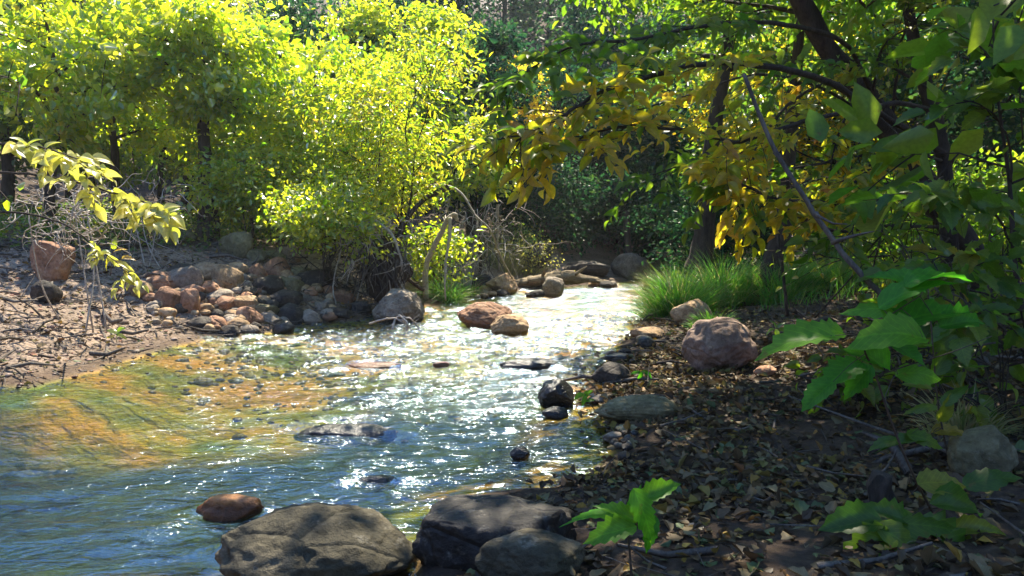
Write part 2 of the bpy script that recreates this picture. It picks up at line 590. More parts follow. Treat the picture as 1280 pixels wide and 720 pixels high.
M['tan_rock'] = solid_mat('tan_sandstone', (.18, .115, .06), (.37, .245, .135), 4, .88, .7, (.48, .35, .22), crack=.3)
M['grey_rock'] = solid_mat('grey_granite', (.12, .095, .07), (.27, .22, .165), 5, .85, .7, (.40, .33, .255), crack=.25)
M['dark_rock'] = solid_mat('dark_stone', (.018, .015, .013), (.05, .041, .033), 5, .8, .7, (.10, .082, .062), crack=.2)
M['olive_rock'] = solid_mat('olive_stone', (.08, .068, .035), (.18, .155, .08), 5, .85, .7, (.28, .24, .14), crack=.25)
M['wet_rock'] = solid_mat('wet_black_stone', (.008, .008, .009), (.022, .02, .02), 5, .28, .6, spec=.5)
M['wet_brown'] = solid_mat('wet_brown_stone', (.11, .04, .014), (.28, .105, .03), 5, .4, .6, (.42, .19, .05), spec=.3)
M['moss_rock'] = solid_mat('mossy_grey_stone', (.022, .02, .012), (.055, .047, .028), 4, .85, 1.0, (.115, .095, .06), crack=.25)
M['gravel'] = solid_mat('gravel_grains', (.20, .155, .13), (.42, .34, .29), 30, .85, .4, rand=0,
                        attr=[(0, (.35, .30, .28)), (.4, (.8, .72, .68)), (.7, (1, .95, .9)), (.85, (.95, .55, .4)),
                              (1, (1.3, 1.25, 1.2))])
M['bedstone'] = solid_mat('bed_pebbles', (.16, .10, .04), (.36, .23, .09), 12, .7, .4, rand=0,
                          attr=[(0, (.35, .35, .25)), (.4, (.7, .75, .4)), (.7, (1, .9, .7)), (1, (1.2, .9, .7))])
M['black_rock'] = solid_mat('black_stone', (.008, .007, .007), (.026, .022, .019), 5, .6, .8, (.055, .046, .038), crack=.3)
M['pink_rock'] = solid_mat('pinkish_stone', (.12, .08, .058), (.24, .165, .125), 4, .85, .8, (.36, .27, .21), crack=.3)
M['soil'] = solid_mat('root_soil', (.02, .013, .009), (.06, .04, .028), 5, .95, .9)


def ground_material():
    m, nt, out = new_mat('ground_soil')
    L = nt.links.new
    geo = N(nt, 'ShaderNodeNewGeometry')
    zone = N(nt, 'ShaderNodeAttribute', _attribute_name='zone')     # 0 right bank humus, 1 left bank sand
    bed = N(nt, 'ShaderNodeAttribute', _attribute_name='bed')       # 1 under water
    n1 = N(nt, 'ShaderNodeTexNoise', Scale=1.6, Detail=8.0, Roughness=.65)
    n2 = N(nt, 'ShaderNodeTexNoise', Scale=22.0, Detail=8.0, Roughness=.7)
    n3 = N(nt, 'ShaderNodeTexNoise', Scale=0.8, Detail=5.0, Roughness=.6)
    for n in (n1, n2, n3):
        L(geo.outputs['Position'], n.inputs['Vector'])
    sand = ramp(nt, [(.3, (.13, .088, .06)), (.5, (.31, .228, .165)), (.7, (.46, .365, .285))], n2.outputs['Fac'])
    humus = ramp(nt, [(.3, (.03, .019, .012)), (.55, (.075, .048, .03)), (.75, (.13, .088, .052))], n2.outputs['Fac'])
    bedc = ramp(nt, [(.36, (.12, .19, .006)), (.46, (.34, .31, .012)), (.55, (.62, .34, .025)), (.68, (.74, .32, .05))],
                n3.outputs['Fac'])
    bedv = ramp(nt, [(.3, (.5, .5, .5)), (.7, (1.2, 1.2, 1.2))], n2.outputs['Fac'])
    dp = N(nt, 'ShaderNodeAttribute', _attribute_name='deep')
    sky_blue = ramp(nt, [(.46, (.002, .038, .13)), (.68, (.04, .085, .03))], n1.outputs['Fac'])  # algae green, with the sky's reflection painted in as blue
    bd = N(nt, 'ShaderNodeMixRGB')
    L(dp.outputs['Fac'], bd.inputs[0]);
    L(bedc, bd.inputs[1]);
    L(sky_blue, bd.inputs[2])
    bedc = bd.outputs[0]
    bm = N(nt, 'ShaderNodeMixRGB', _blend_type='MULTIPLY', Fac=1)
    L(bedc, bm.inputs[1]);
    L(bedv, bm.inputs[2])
    big = ramp(nt, [(.35, (.6, .6, .6)), (.65, (1.1, 1.1, 1.1))], n1.outputs['Fac'])
    a = N(nt, 'ShaderNodeMixRGB')
    L(zone.outputs['Fac'], a.inputs[0]);
    L(humus, a.inputs[1]);
    L(sand, a.inputs[2])
    b = N(nt, 'ShaderNodeMixRGB', _blend_type='MULTIPLY', Fac=1)
    L(a.outputs[0], b.inputs[1]);
    L(big, b.inputs[2])
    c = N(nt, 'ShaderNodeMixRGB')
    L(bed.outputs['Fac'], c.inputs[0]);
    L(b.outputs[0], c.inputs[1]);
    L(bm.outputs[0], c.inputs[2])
    sz = N(nt, 'ShaderNodeSeparateXYZ')
    L(geo.outputs['Position'], sz.inputs[0])
    wz = N(nt, 'ShaderNodeMath', _operation='MULTIPLY_ADD')
    L(n1.outputs['Fac'], wz.inputs[0]); wz.inputs[1].default_value = -.16
    L(sz.outputs[2], wz.inputs[2])
    wm = N(nt, 'ShaderNodeMapRange')
    wm.inputs[1].default_value = -.03; wm.inputs[2].default_value = .05
    L(wz.outputs[0], wm.inputs[0])
    wet = ramp(nt, [(0, (.42, .38, .34)), (1, (1, 1, 1))], wm.outputs[0])
    dry = N(nt, 'ShaderNodeMixRGB')
    dry.inputs[2].default_value = (1, 1, 1, 1)
    L(bed.outputs['Fac'], dry.inputs[0]); L(wet, dry.inputs[1])
    cw = N(nt, 'ShaderNodeMixRGB', _blend_type='MULTIPLY', Fac=1)
    L(c.outputs[0], cw.inputs[1]); L(dry.outputs[0], cw.inputs[2])
    c = cw
    bp = N(nt, 'ShaderNodeBump', Strength=.8, Distance=.05)
    L(n2.outputs['Fac'], bp.inputs['Height'])
    p = N(nt, 'ShaderNodeBsdfPrincipled', Roughness=.9)
    p.inputs['Specular IOR Level'].default_value = .25
    L(c.outputs[0], p.inputs['Base Color'])
    L(bp.outputs[0], p.inputs['Normal'])
    L(p.outputs[0], out.inputs['Surface'])
    return m


def water_material():
    m, nt, out = new_mat('creek_water')
    L = nt.links.new
    geo = N(nt, 'ShaderNodeNewGeometry')
    mp = N(nt, 'ShaderNodeMapping')
    mp.inputs['Rotation'].default_value = (0, 0, R(-14))
    mp.inputs['Scale'].default_value = (1.0, 1.9, 1)
    L(geo.outputs['Position'], mp.inputs['Vector'])
    n1 = N(nt, 'ShaderNodeTexNoise', Scale=5.0, Detail=2.0, Distortion=.6)
    n2 = N(nt, 'ShaderNodeTexNoise', Scale=19.0, Detail=3.0, Roughness=.6, Distortion=.5)
    L(mp.outputs[0], n1.inputs['Vector']);
    L(mp.outputs[0], n2.inputs['Vector'])
    sp_ = N(nt, 'ShaderNodeSeparateXYZ')
    L(geo.outputs['Position'], sp_.inputs[0])
    n0 = N(nt, 'ShaderNodeTexNoise', Scale=.6, Detail=3.0)
    L(geo.outputs['Position'], n0.inputs['Vector'])
    rf = N(nt, 'ShaderNodeMath', _operation='MULTIPLY_ADD')       # riffle far, calmer pool near; patchy
    L(n0.outputs['Fac'], rf.inputs[0]); rf.inputs[1].default_value = 13.0
    L(sp_.outputs[1], rf.inputs[2])
    rm = N(nt, 'ShaderNodeMapRange')
    rm.inputs[1].default_value = 10.5; rm.inputs[2].default_value = 17.0
    rm.inputs[3].default_value = .60; rm.inputs[4].default_value = 1.15
    L(rf.outputs[0], rm.inputs[0])
    b1 = N(nt, 'ShaderNodeBump', Strength=1.0, Distance=.040)
    h1 = N(nt, 'ShaderNodeMath', _operation='MULTIPLY')
    L(n1.outputs['Fac'], h1.inputs[0]); L(rm.outputs[0], h1.inputs[1])
    h2 = N(nt, 'ShaderNodeMath', _operation='MULTIPLY')
    L(n2.outputs['Fac'], h2.inputs[0]); L(rm.outputs[0], h2.inputs[1])
    L(h1.outputs[0], b1.inputs['Height'])
    b2 = N(nt, 'ShaderNodeBump', Strength=1.0, Distance=.013)
    L(h2.outputs[0], b2.inputs['Height']);
    L(b1.outputs[0], b2.inputs['Normal'])
    fr = N(nt, 'ShaderNodeFresnel', IOR=1.5)
    L(b2.outputs[0], fr.inputs['Normal'])
    g = N(nt, 'ShaderNodeBsdfGlossy', Roughness=.12)
    g.inputs['Color'].default_value = (.70, .87, 1, 1)
    L(b2.outputs[0], g.inputs['Normal'])
    t = N(nt, 'ShaderNodeBsdfTransparent')
    t.inputs['Color'].default_value = (.88, .88, .62, 1)
    x = N(nt, 'ShaderNodeMixShader')
    ma = N(nt, 'ShaderNodeMapRange')
    ma.inputs[3].default_value = .08
    L(fr.outputs[0], ma.inputs[0])
    L(ma.outputs[0], x.inputs[0]);
    L(t.outputs[0], x.inputs[1]);
    L(g.outputs[0], x.inputs[2])
    # white water: broken patches round stones; along the riffle also painted sun glare
    fa = N(nt, 'ShaderNodeAttribute', _attribute_name='foam_glare')
    nf = N(nt, 'ShaderNodeTexNoise', Scale=26.0, Detail=5.0, Roughness=.75)
    L(mp.outputs[0], nf.inputs['Vector'])
    fs = N(nt, 'ShaderNodeMath', _operation='MULTIPLY_ADD')
    L(fa.outputs['Fac'], fs.inputs[0]); fs.inputs[1].default_value = .30
    L(nf.outputs['Fac'], fs.inputs[2])
    fm_ = N(nt, 'ShaderNodeMapRange')
    fm_.inputs[1].default_value = .79; fm_.inputs[2].default_value = .90; fm_.inputs[4].default_value = .8
    L(fs.outputs[0], fm_.inputs[0])
    fd = N(nt, 'ShaderNodeBsdfDiffuse')
    fd.inputs['Color'].default_value = (.75, .74, .70, 1)
    L(b2.outputs[0], fd.inputs['Normal'])
    fx = N(nt, 'ShaderNodeMixShader')
    L(fm_.outputs[0], fx.inputs[0]);
    L(x.outputs[0], fx.inputs[1]);
    L(fd.outputs[0], fx.inputs[2])
    L(fx.outputs[0], out.inputs['Surface'])
    return m


# ------------------------------------------------------------------ ground + water
def axis(segs):
    out = []
    for a, b, s in segs:
        out.append(np.arange(a, b - 1e-6, s))
    out.append([segs[-1][1]])
    return np.concatenate(out)


def grid(xs, ys):
    X, Y = np.meshgrid(xs, ys)
    nx, ny = len(xs), len(ys)
    i = np.arange(ny - 1)[:, None] * nx
    j = np.arange(nx - 1)[None]
    f = np.stack([i + j, i + j + 1, i + nx + j + 1, i + nx + j], -1).reshape(-1, 4)
    return X, Y, f


xs = axis([(-160, -40, 15), (-40, -14, 1.5), (-14, -8, .25), (-8, 6, .07), (6, 12, .25), (12, 40, 1.5), (40, 160, 15)])
ys = axis([(-60, -5, 8), (-5, 2, .5), (2, 16, .07), (16, 30, .2), (30, 60, 1.2), (60, 200, 14)])
X, Y, f = grid(xs, ys)
Z = gz(X, Y)
mb = MB()
mb.add(np.stack([X, Y, Z], -1).reshape(-1, 3), [f])
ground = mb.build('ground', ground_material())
tag(ground, kind='structure')
D = wdist(X, Y)
zone = (leftness(X, Y) * (1 - 0.85 * sm(3.0, 4.2, D))).ravel()
at = ground.data.attributes.new('zone', 'FLOAT', 'POINT')
at.data.foreach_set('value', zone.astype(np.float32))
at = ground.data.attributes.new('bed', 'FLOAT', 'POINT')
at.data.foreach_set('value', sm(.03, -.02, Z).ravel().astype(np.float32))
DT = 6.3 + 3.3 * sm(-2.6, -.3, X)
deep = sm(.7, -.7, Y - DT + .9 * pn(X * .8, Y * .9, 2.5)) * sm(.1, .8, -D)  # near pool, where the bed carries the painted blue of reflected sky
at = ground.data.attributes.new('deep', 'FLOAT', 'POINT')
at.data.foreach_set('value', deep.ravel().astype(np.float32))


# ------------------------------------------------------------------ rocks
def rock_mesh(seed, sub=4, angular=.5, lump=.22):
    r = np.random.default_rng(seed)
    v, f = ICO[sub]
    o = r.random(3) * 50
    p = v.copy()
    k = 1 + lump * pn(*(v * 0.9 + o).T) + lump * .5 * pn(*(v * 2.1 + o).T)
    p = p * k[:, None]
    for _ in range(int(4 + 8 * angular)):
        n = nrmz(r.normal(size=3) * np.array([1, 1, .8]))
        c = .62 + .22 * r.random()
        d = p @ n
        p = p - n[None] * (np.maximum(d - c, 0) * (.55 + .4 * angular))[:, None]
    p = p * (1 + .05 * pn(*(v * 5 + o).T) + .03 * pn(*(v * 11 + o).T) + .017 * pn(*(v * 23 + o).T))[:, None]
    mn, mx = p.min(0), p.max(0)
    p = (p - (mn + mx) / 2) / (mx - mn)
    return p, f


_seed = [100]
WROCKS = []


def rock(label, px, py, w, h, mat, name='stone', cat='stone', depth=.8, ang=.5, sink=.22, sub=4, rot=None, Yfix=None,
         group=None, tilt=0.0, zwater=False):
    """stone whose foot is seen at pixel (px,py), w x h pixels"""
    _seed[0] += 1
    g = GT(px, py) if Yfix is None else P(px, py, Yfix)
    if zwater:
        g = G(px, py, 0.0)
    Yd = g[1]
    W = w * Yd / F
    H = h * Yd / F
    dep = W * depth
    q, f = rock_mesh(_seed[0], sub, ang)
    a = rot if rot is not None else 0
    q = q.copy()
    if tilt:
        c, s = math.cos(tilt), math.sin(tilt)
        q = q @ np.array([[c, 0, s], [0, 1, 0], [-s, 0, c]])
        q = (q - (q.min(0) + q.max(0)) / 2) / (q.max(0) - q.min(0))
    full = H * (1 + sink)
    q = q * np.array([W, dep, full])
    q[:, 2] += full / 2 - H * sink
    if a:
        c, s = math.cos(a), math.sin(a)
        q = q @ np.array([[c, s, 0], [-s, c, 0], [0, 0, 1]])
    loc = np.array([g[0], Yd + dep * .38, g[2]])
    if zwater or ('water' in label and w > 30 and loc[2] < .06):
        WROCKS.append((loc[0], loc[1], W * .5))
    mbb = MB()
    mbb.add(q, [f])
    o = mbb.build(name, M[mat])
    o.location = loc
    return tag(o, label, cat, group)


# --- boulders standing in the creek and along its edges
rock('large grey brown boulder with pale diagonal ridge at the left water edge', 495, 404, 70, 42, 'grey_rock', 'boulder', 'boulder', .9, .55, .2, 5)
rock('red brown wet boulder in the glittering riffle, wider of the two touching boulders', 606, 409, 74, 30, 'red_rock', 'boulder', 'boulder', .8, .3, .3, 5, zwater=True)
rock('rounded brown boulder in the riffle just in front of the red brown one', 637, 419, 50, 25, 'tan_rock', 'boulder', 'boulder', .9, .15, .25, 5, zwater=True)
rock('tan angular boulder on the far shore below the pale weeds', 627, 370, 42, 29, 'tan_rock', 'boulder', 'boulder', .9, .7, .2, 5)
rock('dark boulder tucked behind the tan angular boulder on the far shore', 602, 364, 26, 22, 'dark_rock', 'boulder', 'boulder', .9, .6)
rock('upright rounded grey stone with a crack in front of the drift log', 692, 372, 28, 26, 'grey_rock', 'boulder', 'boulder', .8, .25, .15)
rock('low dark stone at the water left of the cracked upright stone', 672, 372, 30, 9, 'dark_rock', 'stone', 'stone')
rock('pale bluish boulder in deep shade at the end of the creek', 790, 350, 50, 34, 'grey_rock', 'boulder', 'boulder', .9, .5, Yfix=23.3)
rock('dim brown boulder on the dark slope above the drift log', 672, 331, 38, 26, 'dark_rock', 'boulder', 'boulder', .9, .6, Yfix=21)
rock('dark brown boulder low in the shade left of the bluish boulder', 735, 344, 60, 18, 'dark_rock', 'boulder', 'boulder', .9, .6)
rock('small orange stone under the exposed roots behind the large ridge boulder', 497, 361, 21, 16, 'tan_rock')
rock('flat tan stone beside the orange stone under the roots', 522, 359, 24, 9, 'tan_rock')
rock('tan boulder leaning out of the tall green grass', 868, 407, 56, 32, 'tan_rock', 'boulder', 'boulder', .8, .25, .2, 5, tilt=-.35)
rock('big rounded boulder with a sunlit right side at the edge of the leaf litter', 905, 464, 92, 66, 'pink_rock', 'boulder', 'boulder', .9, .3, .2, 5)
rock('long low tan boulder lying flat in the leaf litter by the water', 798, 529, 108, 33, 'olive_rock', 'boulder', 'boulder', .55, .35, .25, 5)
rock('dark wet boulder at the right shore just upstream of the flat tan one', 766, 481, 52, 26, 'dark_rock', 'boulder', 'boulder', .8, .35, .25)
rock('black wet boulder standing in the water by the right shore', 696, 512, 48, 36, 'wet_rock', 'boulder', 'boulder', .9, .95, .25, 5)
rock('low black wet stone touching the foot of the black boulder', 694, 524, 34, 15, 'wet_rock', 'stone', 'stone', .8, .9, zwater=True)
rock('small black pointed stone alone in the water nearer the camera', 650, 576, 26, 17, 'wet_rock', 'stone', 'stone', .9, .7, zwater=True)
rock('flat dark stone awash at the shore above the dark wet boulder', 778, 452, 52, 9, 'wet_rock', 'stone', 'stone')
rock('long dark stone barely breaking the water in mid creek', 428, 544, 136, 9, 'wet_rock', 'stone', 'stone', .4, .1, 2.2, zwater=True)
rock('short dark stone barely breaking the water nearer than the long one', 470, 603, 56, 6, 'wet_rock', 'stone', 'stone', .5, .15, 2.2, zwater=True)
rock('orange brown wet stone awash beside the near left boulder', 283, 648, 88, 24, 'wet_brown', 'stone', 'stone', .5, .3, .5, zwater=True)
rock('smooth grey green boulder at the near water edge, largest one left of the gap', 380, 745, 275, 92, 'moss_rock', 'boulder', 'boulder', .7, .15, .3, 5, zwater=True)
rock('dark wet boulder at the near water edge right of the gap', 618, 742, 225, 96, 'black_rock', 'boulder', 'boulder', .7, .7, .3, 5, zwater=True)
rock('mossy grey stone in front of the dark near boulder', 664, 745, 150, 66, 'moss_rock', 'boulder', 'boulder', .7, .3, .2, 5, Yfix=2.85)
rock('low orange stone breaking the glitter in mid creek, longer of two', 466, 460, 72, 6, 'wet_brown', 'stone', 'stone', .4, .3, .6, zwater=True)
rock('low orange stone breaking the glitter in mid creek, shorter of two', 551, 458, 22, 6, 'wet_brown', 'stone', 'stone', .4, .3, .6, zwater=True)
rock('dark smooth hump of stone under the ripples by the riffle', 660, 462, 74, 12, 'wet_rock', 'stone', 'stone', .5, .1, .6, zwater=True)
rock('red brown boulder at the foot of the dead brush', 60, 352, 46, 52, 'red_rock', 'boulder', 'boulder', .8, .6, .2, 5)
rock('dark stone below the red brown boulder by the dead brush', 50, 378, 36, 28, 'dark_rock', 'boulder', 'boulder', .8, .5)
rock('rough tan boulder on the right bank behind the leaf sprouts', 1240, 602, 84, 66, 'olive_rock', 'boulder', 'boulder', .8, .95, .3, 5, tilt=.3)
rock('half buried brown stone under the broad leaves at right', 1215, 468, 60, 24, 'dark_rock', 'boulder', 'boulder', .8, .5)
rock('small grey stone half buried in litter left of the flat tan boulder', 752, 505, 34, 9, 'grey_rock')
rock('small pale stone in the litter just below the flat tan boulder', 788, 541, 36, 8, 'olive_rock')
rock('narrow pale stone at the shore below the flat tan boulder', 768, 553, 30, 11, 'grey_rock')
rock('brown stone at the shore between the tan grass boulder and the water', 812, 424, 46, 14, 'tan_rock', depth=.7)
rock('small brown stone in the litter right of the big rounded boulder', 960, 470, 30, 12, 'red_rock')

# --- the stone pile of the left bank (one object per stone)
pile = [
 ('tan rounded stone at the left end of the pile', 169, 371, 29, 15, 'tan_rock'),
 ('reddish rounded stone behind the leftmost tan stone', 190, 366, 31, 18, 'red_rock'),
 ('blocky red brown stone with a flat sunlit top', 208, 388, 37, 23, 'red_rock'),
 ('upright reddish stone leaning on the blocky one', 232, 392, 24, 24, 'red_rock'),
 ('large rough grey stone in the left half of the pile', 227, 362, 41, 23, 'grey_rock'),
 ('tan humped stone behind the rough grey one', 256, 351, 34, 18, 'tan_rock'),
 ('pointed tan orange stone in the middle of the pile', 277, 361, 33, 24, 'tan_rock'),
 ('flat slab of tan red stone below the pointed one', 256, 367, 29, 12, 'red_rock'),
 ('long flat dark stone at the upper left of the pile', 219, 344, 42, 11, 'dark_rock'),
 ('long low brown stone left of the long dark one', 194, 352, 36, 10, 'red_rock'),
 ('pale pinkish stone against the log', 291, 343, 29, 12, 'tan_rock'),
 ('bright orange red stone at the top of the pile', 319, 350, 20, 16, 'red_rock'),
 ('large brown red round stone at the top right of the pile', 341, 347, 30, 20, 'red_rock'),
 ('small tan stone right of the bright orange one', 355, 350, 20, 10, 'tan_rock'),
 ('flat grey brown stone in the centre of the pile', 268, 378, 34, 13, 'grey_rock'),
 ('brown stone below the flat grey brown one', 276, 388, 24, 14, 'red_rock'),
 ('pale tan stone right of the brown centre stone', 300, 388, 29, 14, 'tan_rock'),
 ('round reddish stone near the water, redder than those beside it', 309, 404, 26, 16, 'red_rock'),
 ('flat grey green stone above the round reddish one', 325, 396, 29, 12, 'olive_rock'),
 ('flat grey stone right of the round reddish one', 332, 404, 26, 10, 'grey_rock'),
 ('black wet stone at the water edge of the pile', 351, 418, 21, 13, 'wet_rock'),
 ('large dark brown stone at the right foot of the pile', 362, 404, 34, 19, 'dark_rock'),
 ('round grey stone at the right foot of the pile', 386, 406, 21, 15, 'grey_rock'),
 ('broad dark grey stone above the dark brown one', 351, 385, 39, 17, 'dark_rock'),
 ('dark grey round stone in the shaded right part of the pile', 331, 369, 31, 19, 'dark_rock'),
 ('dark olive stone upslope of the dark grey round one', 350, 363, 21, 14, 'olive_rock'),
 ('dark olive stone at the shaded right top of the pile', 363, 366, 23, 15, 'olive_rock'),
 ('small grey round stone in front of the log', 303, 364, 17, 11, 'grey_rock'),
 ('small brown stone right of the pointed tan one', 290, 365, 17, 11, 'red_rock'),
 ('small reddish stone low in the left front of the pile', 267, 411, 21, 12, 'red_rock'),
 ('pale flat stone at the water edge', 295, 412, 23, 11, 'tan_rock'),
 ('flat grey stone lowest at the water edge', 309, 418, 23, 9, 'grey_rock'),
 ('dark stone at the water edge left of the lowest grey one', 283, 421, 21, 11, 'dark_rock'),
 ('dark wet stone at the left front of the pile', 246, 411, 26, 11, 'dark_rock'),
 ('dark red stone between grey stone and flat centre stone', 235, 371, 26, 12, 'red_rock'),
 ('small pale stone in front of the blocky red brown stone', 190, 386, 14, 8, 'grey_rock'),
 ('dark angular stone right of the pointed tan stone', 305, 374, 24, 13, 'dark_rock'),
 ('brown flat stone at the far right top of the pile', 370, 352, 27, 14, 'olive_rock'),
 ('olive angular boulder behind the log, tallest of those by the trunk', 290, 320, 36, 24, 'olive_rock'),
 ('low olive stone right of the angular boulder behind the log', 316, 326, 23, 11, 'olive_rock'),
 ('tan sunlit stone under the low leaves right of the log', 361, 326, 23, 17, 'tan_rock'),
 ('long low stone between the olive and the sunlit stone', 337, 324, 26, 9, 'olive_rock'),
 ('dim olive boulder left of the dark trunk', 215, 306, 34, 22, 'olive_rock'),
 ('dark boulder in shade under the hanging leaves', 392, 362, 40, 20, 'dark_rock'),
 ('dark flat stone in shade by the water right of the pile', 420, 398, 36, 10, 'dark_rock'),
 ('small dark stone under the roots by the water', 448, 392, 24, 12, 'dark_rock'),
 ('brown stone in the shade of the root ball', 425, 378, 28, 12, 'red_rock'),
]
for i, (lab, px, py, w, h, m) in enumerate(pile):
    rock(lab, px, py, w * 1.3, h * 1.3, m, depth=.75 + .25 * random.random(), ang=random.choice([.25, .5, .8]), sink=.35, rot=random.uniform(-.3, .3),
         group='stones of the left bank pile')
for i in range(150):
    t = random.random()
    px = 180 + 235 * t + random.uniform(-12, 12)
    py = 345 + random.random() ** .8 * (74 - 26 * abs(t - .45))
    s = random.uniform(6, 17)
    if G(px, py)[1] < 3: continue
    rock('small cobble wedged between the larger stones of the left bank pile', px, py, s * 1.3, s * .8,
         random.choice(['tan_rock', 'red_rock', 'tan_rock', 'grey_rock', 'dark_rock', 'grey_rock', 'grey_rock']), 'cobble', 'stone', .9,
         random.choice([.2, .5]), .2, 3, random.uniform(-1, 1), group='cobbles of the left bank pile')
for i in range(22):
    px = random.uniform(560, 790)
    py = 372 - (px - 600) * .075 + random.uniform(-5, 2)
    s = random.uniform(5, 13)
    rock('small dark stone along the foot of the far shore', px, py, s * 1.5, s * .8, random.choice(['dark_rock', 'grey_rock', 'tan_rock']),
         'cobble', 'stone', .9, .4, .2, 3, random.uniform(-1, 1), group='stones along the far shore')
for i in range(26):
    t = random.random()
    px = np.interp(t, [0, .3, .5, .75, 1], [800, 765, 745, 770, 700]) + random.uniform(0, 34)
    py = np.interp(t, [0, .3, .5, .75, 1], [418, 446, 480, 560, 612])
    s = random.uniform(7, 16)
    rock('small dark wet stone along the right shore', px, py, s * 1.5, s * .8, random.choice(['dark_rock', 'wet_rock', 'dark_rock', 'grey_rock']),
         'cobble', 'stone', .9, .4, .25, 3, random.uniform(-1, 1), group='small stones along the right shore')


def wave(x, y):
    # rides over the riffle, calmer in the pool
    u = x * math.cos(.25) + y * math.sin(.25)
    v = -x * math.sin(.25) + y * math.cos(.25)
    rif = .45 + .55 * sm(8.5, 11, y)
    z = 1.5 * (.030 * pn(u * 1.3, v * 2.6, .3) + .022 * pn(u * 3.1, v * 5.8, 4.3) + .012 * pn(u * 7, v * 11, 8.3))
    z = z * rif
    for (rx, ry, rr_) in WROCKS:
        dx, dy = x - rx, y - ry
        dd = np.hypot(dx, dy)
        al = -(dx * .32 + dy * .95)          # downstream, towards the camera and left
        ac = dx * .95 - dy * .32
        z = z + .035 * min(1, rr_ / .3) * np.exp(-((dd - rr_) / (.35 * rr_ + .04)) ** 2) * np.where(al < 0, 1, -.5)
        wk = sm(0, rr_, al) * np.exp(-np.maximum(al, 0) / (rr_ * 3.5 + .2)) * np.exp(-((np.abs(ac) - rr_ * .8 - .3 * np.maximum(al, 0)) / (.4 * rr_ + .03)) ** 2)
        z = z + wk * (.018 + .035 * pn(x * 9, y * 9, 3.7)) * min(1, rr_ / .2)
    return z


xs = axis([(-30, -10, 1.0), (-10, -6, .12), (-6, 4, .045), (4, 9, .12), (9, 30, 1.0)])
ys = axis([(1.5, 3, .15), (3, 13, .045), (13, 20, .08), (20, 35, .4)])
X, Y, f = grid(xs, ys)
D = wdist(X, Y)
keep = (D < 0.6).ravel()
f = f[keep[f].all(1)]
mb = MB()
mb.add(np.stack([X, Y, wave(X, Y)], -1).reshape(-1, 3), [f])
water = mb.build('creek_water', water_material())
foam_glare = np.zeros(X.shape)
for (rx, ry, rr_) in WROCKS:
    dx, dy = X - rx, Y - ry
    dd = np.hypot(dx, dy)
    al = -(dx * .32 + dy * .95)
    ac = dx * .95 - dy * .32
    foam_glare = np.maximum(foam_glare, .75 * np.exp(-(np.maximum(dd - rr_ * .9, 0) / (.10 + .15 * rr_)) ** 2))
    foam_glare = np.maximum(foam_glare, sm(0, rr_, al) * np.exp(-np.maximum(al, 0) / (rr_ * 3 + .15)) * np.exp(-((np.abs(ac) - rr_ * .8 - .25 * np.maximum(al, 0)) / (.35 * rr_ + .04)) ** 2))
foam_glare = np.maximum(foam_glare, .5 * sm(9.5, 11.5, Y) * sm(.35, .75, .5 + pn(X * 1.2, Y * 2.0, 6.1)))  # white riffle patches, sun glare put into the colour
at = water.data.attributes.new('foam_glare', 'FLOAT', 'POINT')
at.data.foreach_set('value', foam_glare.ravel().astype(np.float32))
tag(water, kind='structure')



# --- stuff: gravel, bed pebbles, litter
def points(n, x0, x1, y0, y1, cond):
    out = []
    tot = 0
    while tot < n:
        x = rng.uniform(x0, x1, n * 2)
        y = rng.uniform(y0, y1, n * 2)
        k = cond(x, y)
        out.append(np.stack([x[k], y[k]], 1))
        tot += k.sum()
    p = np.concatenate(out)[:n]
    return np.concatenate([p, gz(p[:, 0], p[:, 1])[:, None]], 1)


def rand_dir(n, zs=.3):
    d = rng.normal(size=(n, 3))
    d[:, 2] *= zs
    return nrmz(d)


def up_nrm(n, s=.4):
    d = rng.normal(size=(n, 3)) * s
    d[:, 2] += 1
    return nrmz(d)


pv, pf = ICO[2]
pv = pv * (1 + .22 * pn(*(pv * 1.3 + 3).T))[:, None] * np.array([.5, .4, .26])
mb = MB()
p = points(5200, -9, 1.5, 6.5, 15, lambda x, y: (leftness(x, y) > .7) & (wdist(x, y) > -.15) & (wdist(x, y) < 3.6))
L_ = np.exp(rng.normal(-3.45, .5, len(p)))
scatter(mb, pv, [pf], p, rand_dir(len(p), 0), up_nrm(len(p), .2), L_)
tag(mb.build('gravel', M['gravel']), 'pale gravel covering the left bank', 'gravel', kind='stuff')
mb = MB()
p = points(2600, -8, 4, 3, 15, lambda x, y: (wdist(x, y) < -.02) & (y + .35 * x > 6.2 + rng.random(x.shape) * 2))
L_ = np.exp(rng.normal(-2.75, .5, len(p)))
L_ = np.minimum(L_, np.maximum(-p[:, 2] * 2.2, .02))
scatter(mb, pv, [pf], p, rand_dir(len(p), 0), up_nrm(len(p), .2), L_)
tag(mb.build('creek_bed_pebbles', M['bedstone']), 'ochre and olive pebbles on the creek bed', 'pebbles', kind='stuff')
mb = MB()
for nn, l0, x0, x1, y0, y1 in ((26000, .045, -.2, 5.5, 2.2, 8.5), (10000, .06, .5, 9, 8, 17)):
    p = points(nn, x0, x1, y0, y1, lambda x, y: (leftness(x, y) < .5) & (pn(x * 1.3, y * 1.3, 6.6) + .6 * pn(x * 4, y * 4, 2.6) > rng.normal(-.25, .35, x.shape)) & (wdist(x, y) > .05 - .2 * (rng.random(x.shape) < .12)))
    p[:, 2] = np.maximum(p[:, 2], 0) + .008 + .02 * rng.random(len(p))
    scatter(mb, *LITTER, p, rand_dir(len(p), .25), up_nrm(len(p), .45), np.minimum(l0 * np.exp(rng.normal(0, .5, len(p))), .085), rng.uniform(.5, .95, len(p)),
            rng.uniform(-1.3, 1.3, len(p)))
tag(mb.build('leaf_litter', M['litter']), 'brown and green fallen leaves covering the right bank', 'leaf litter', kind='stuff')
mb = MB()
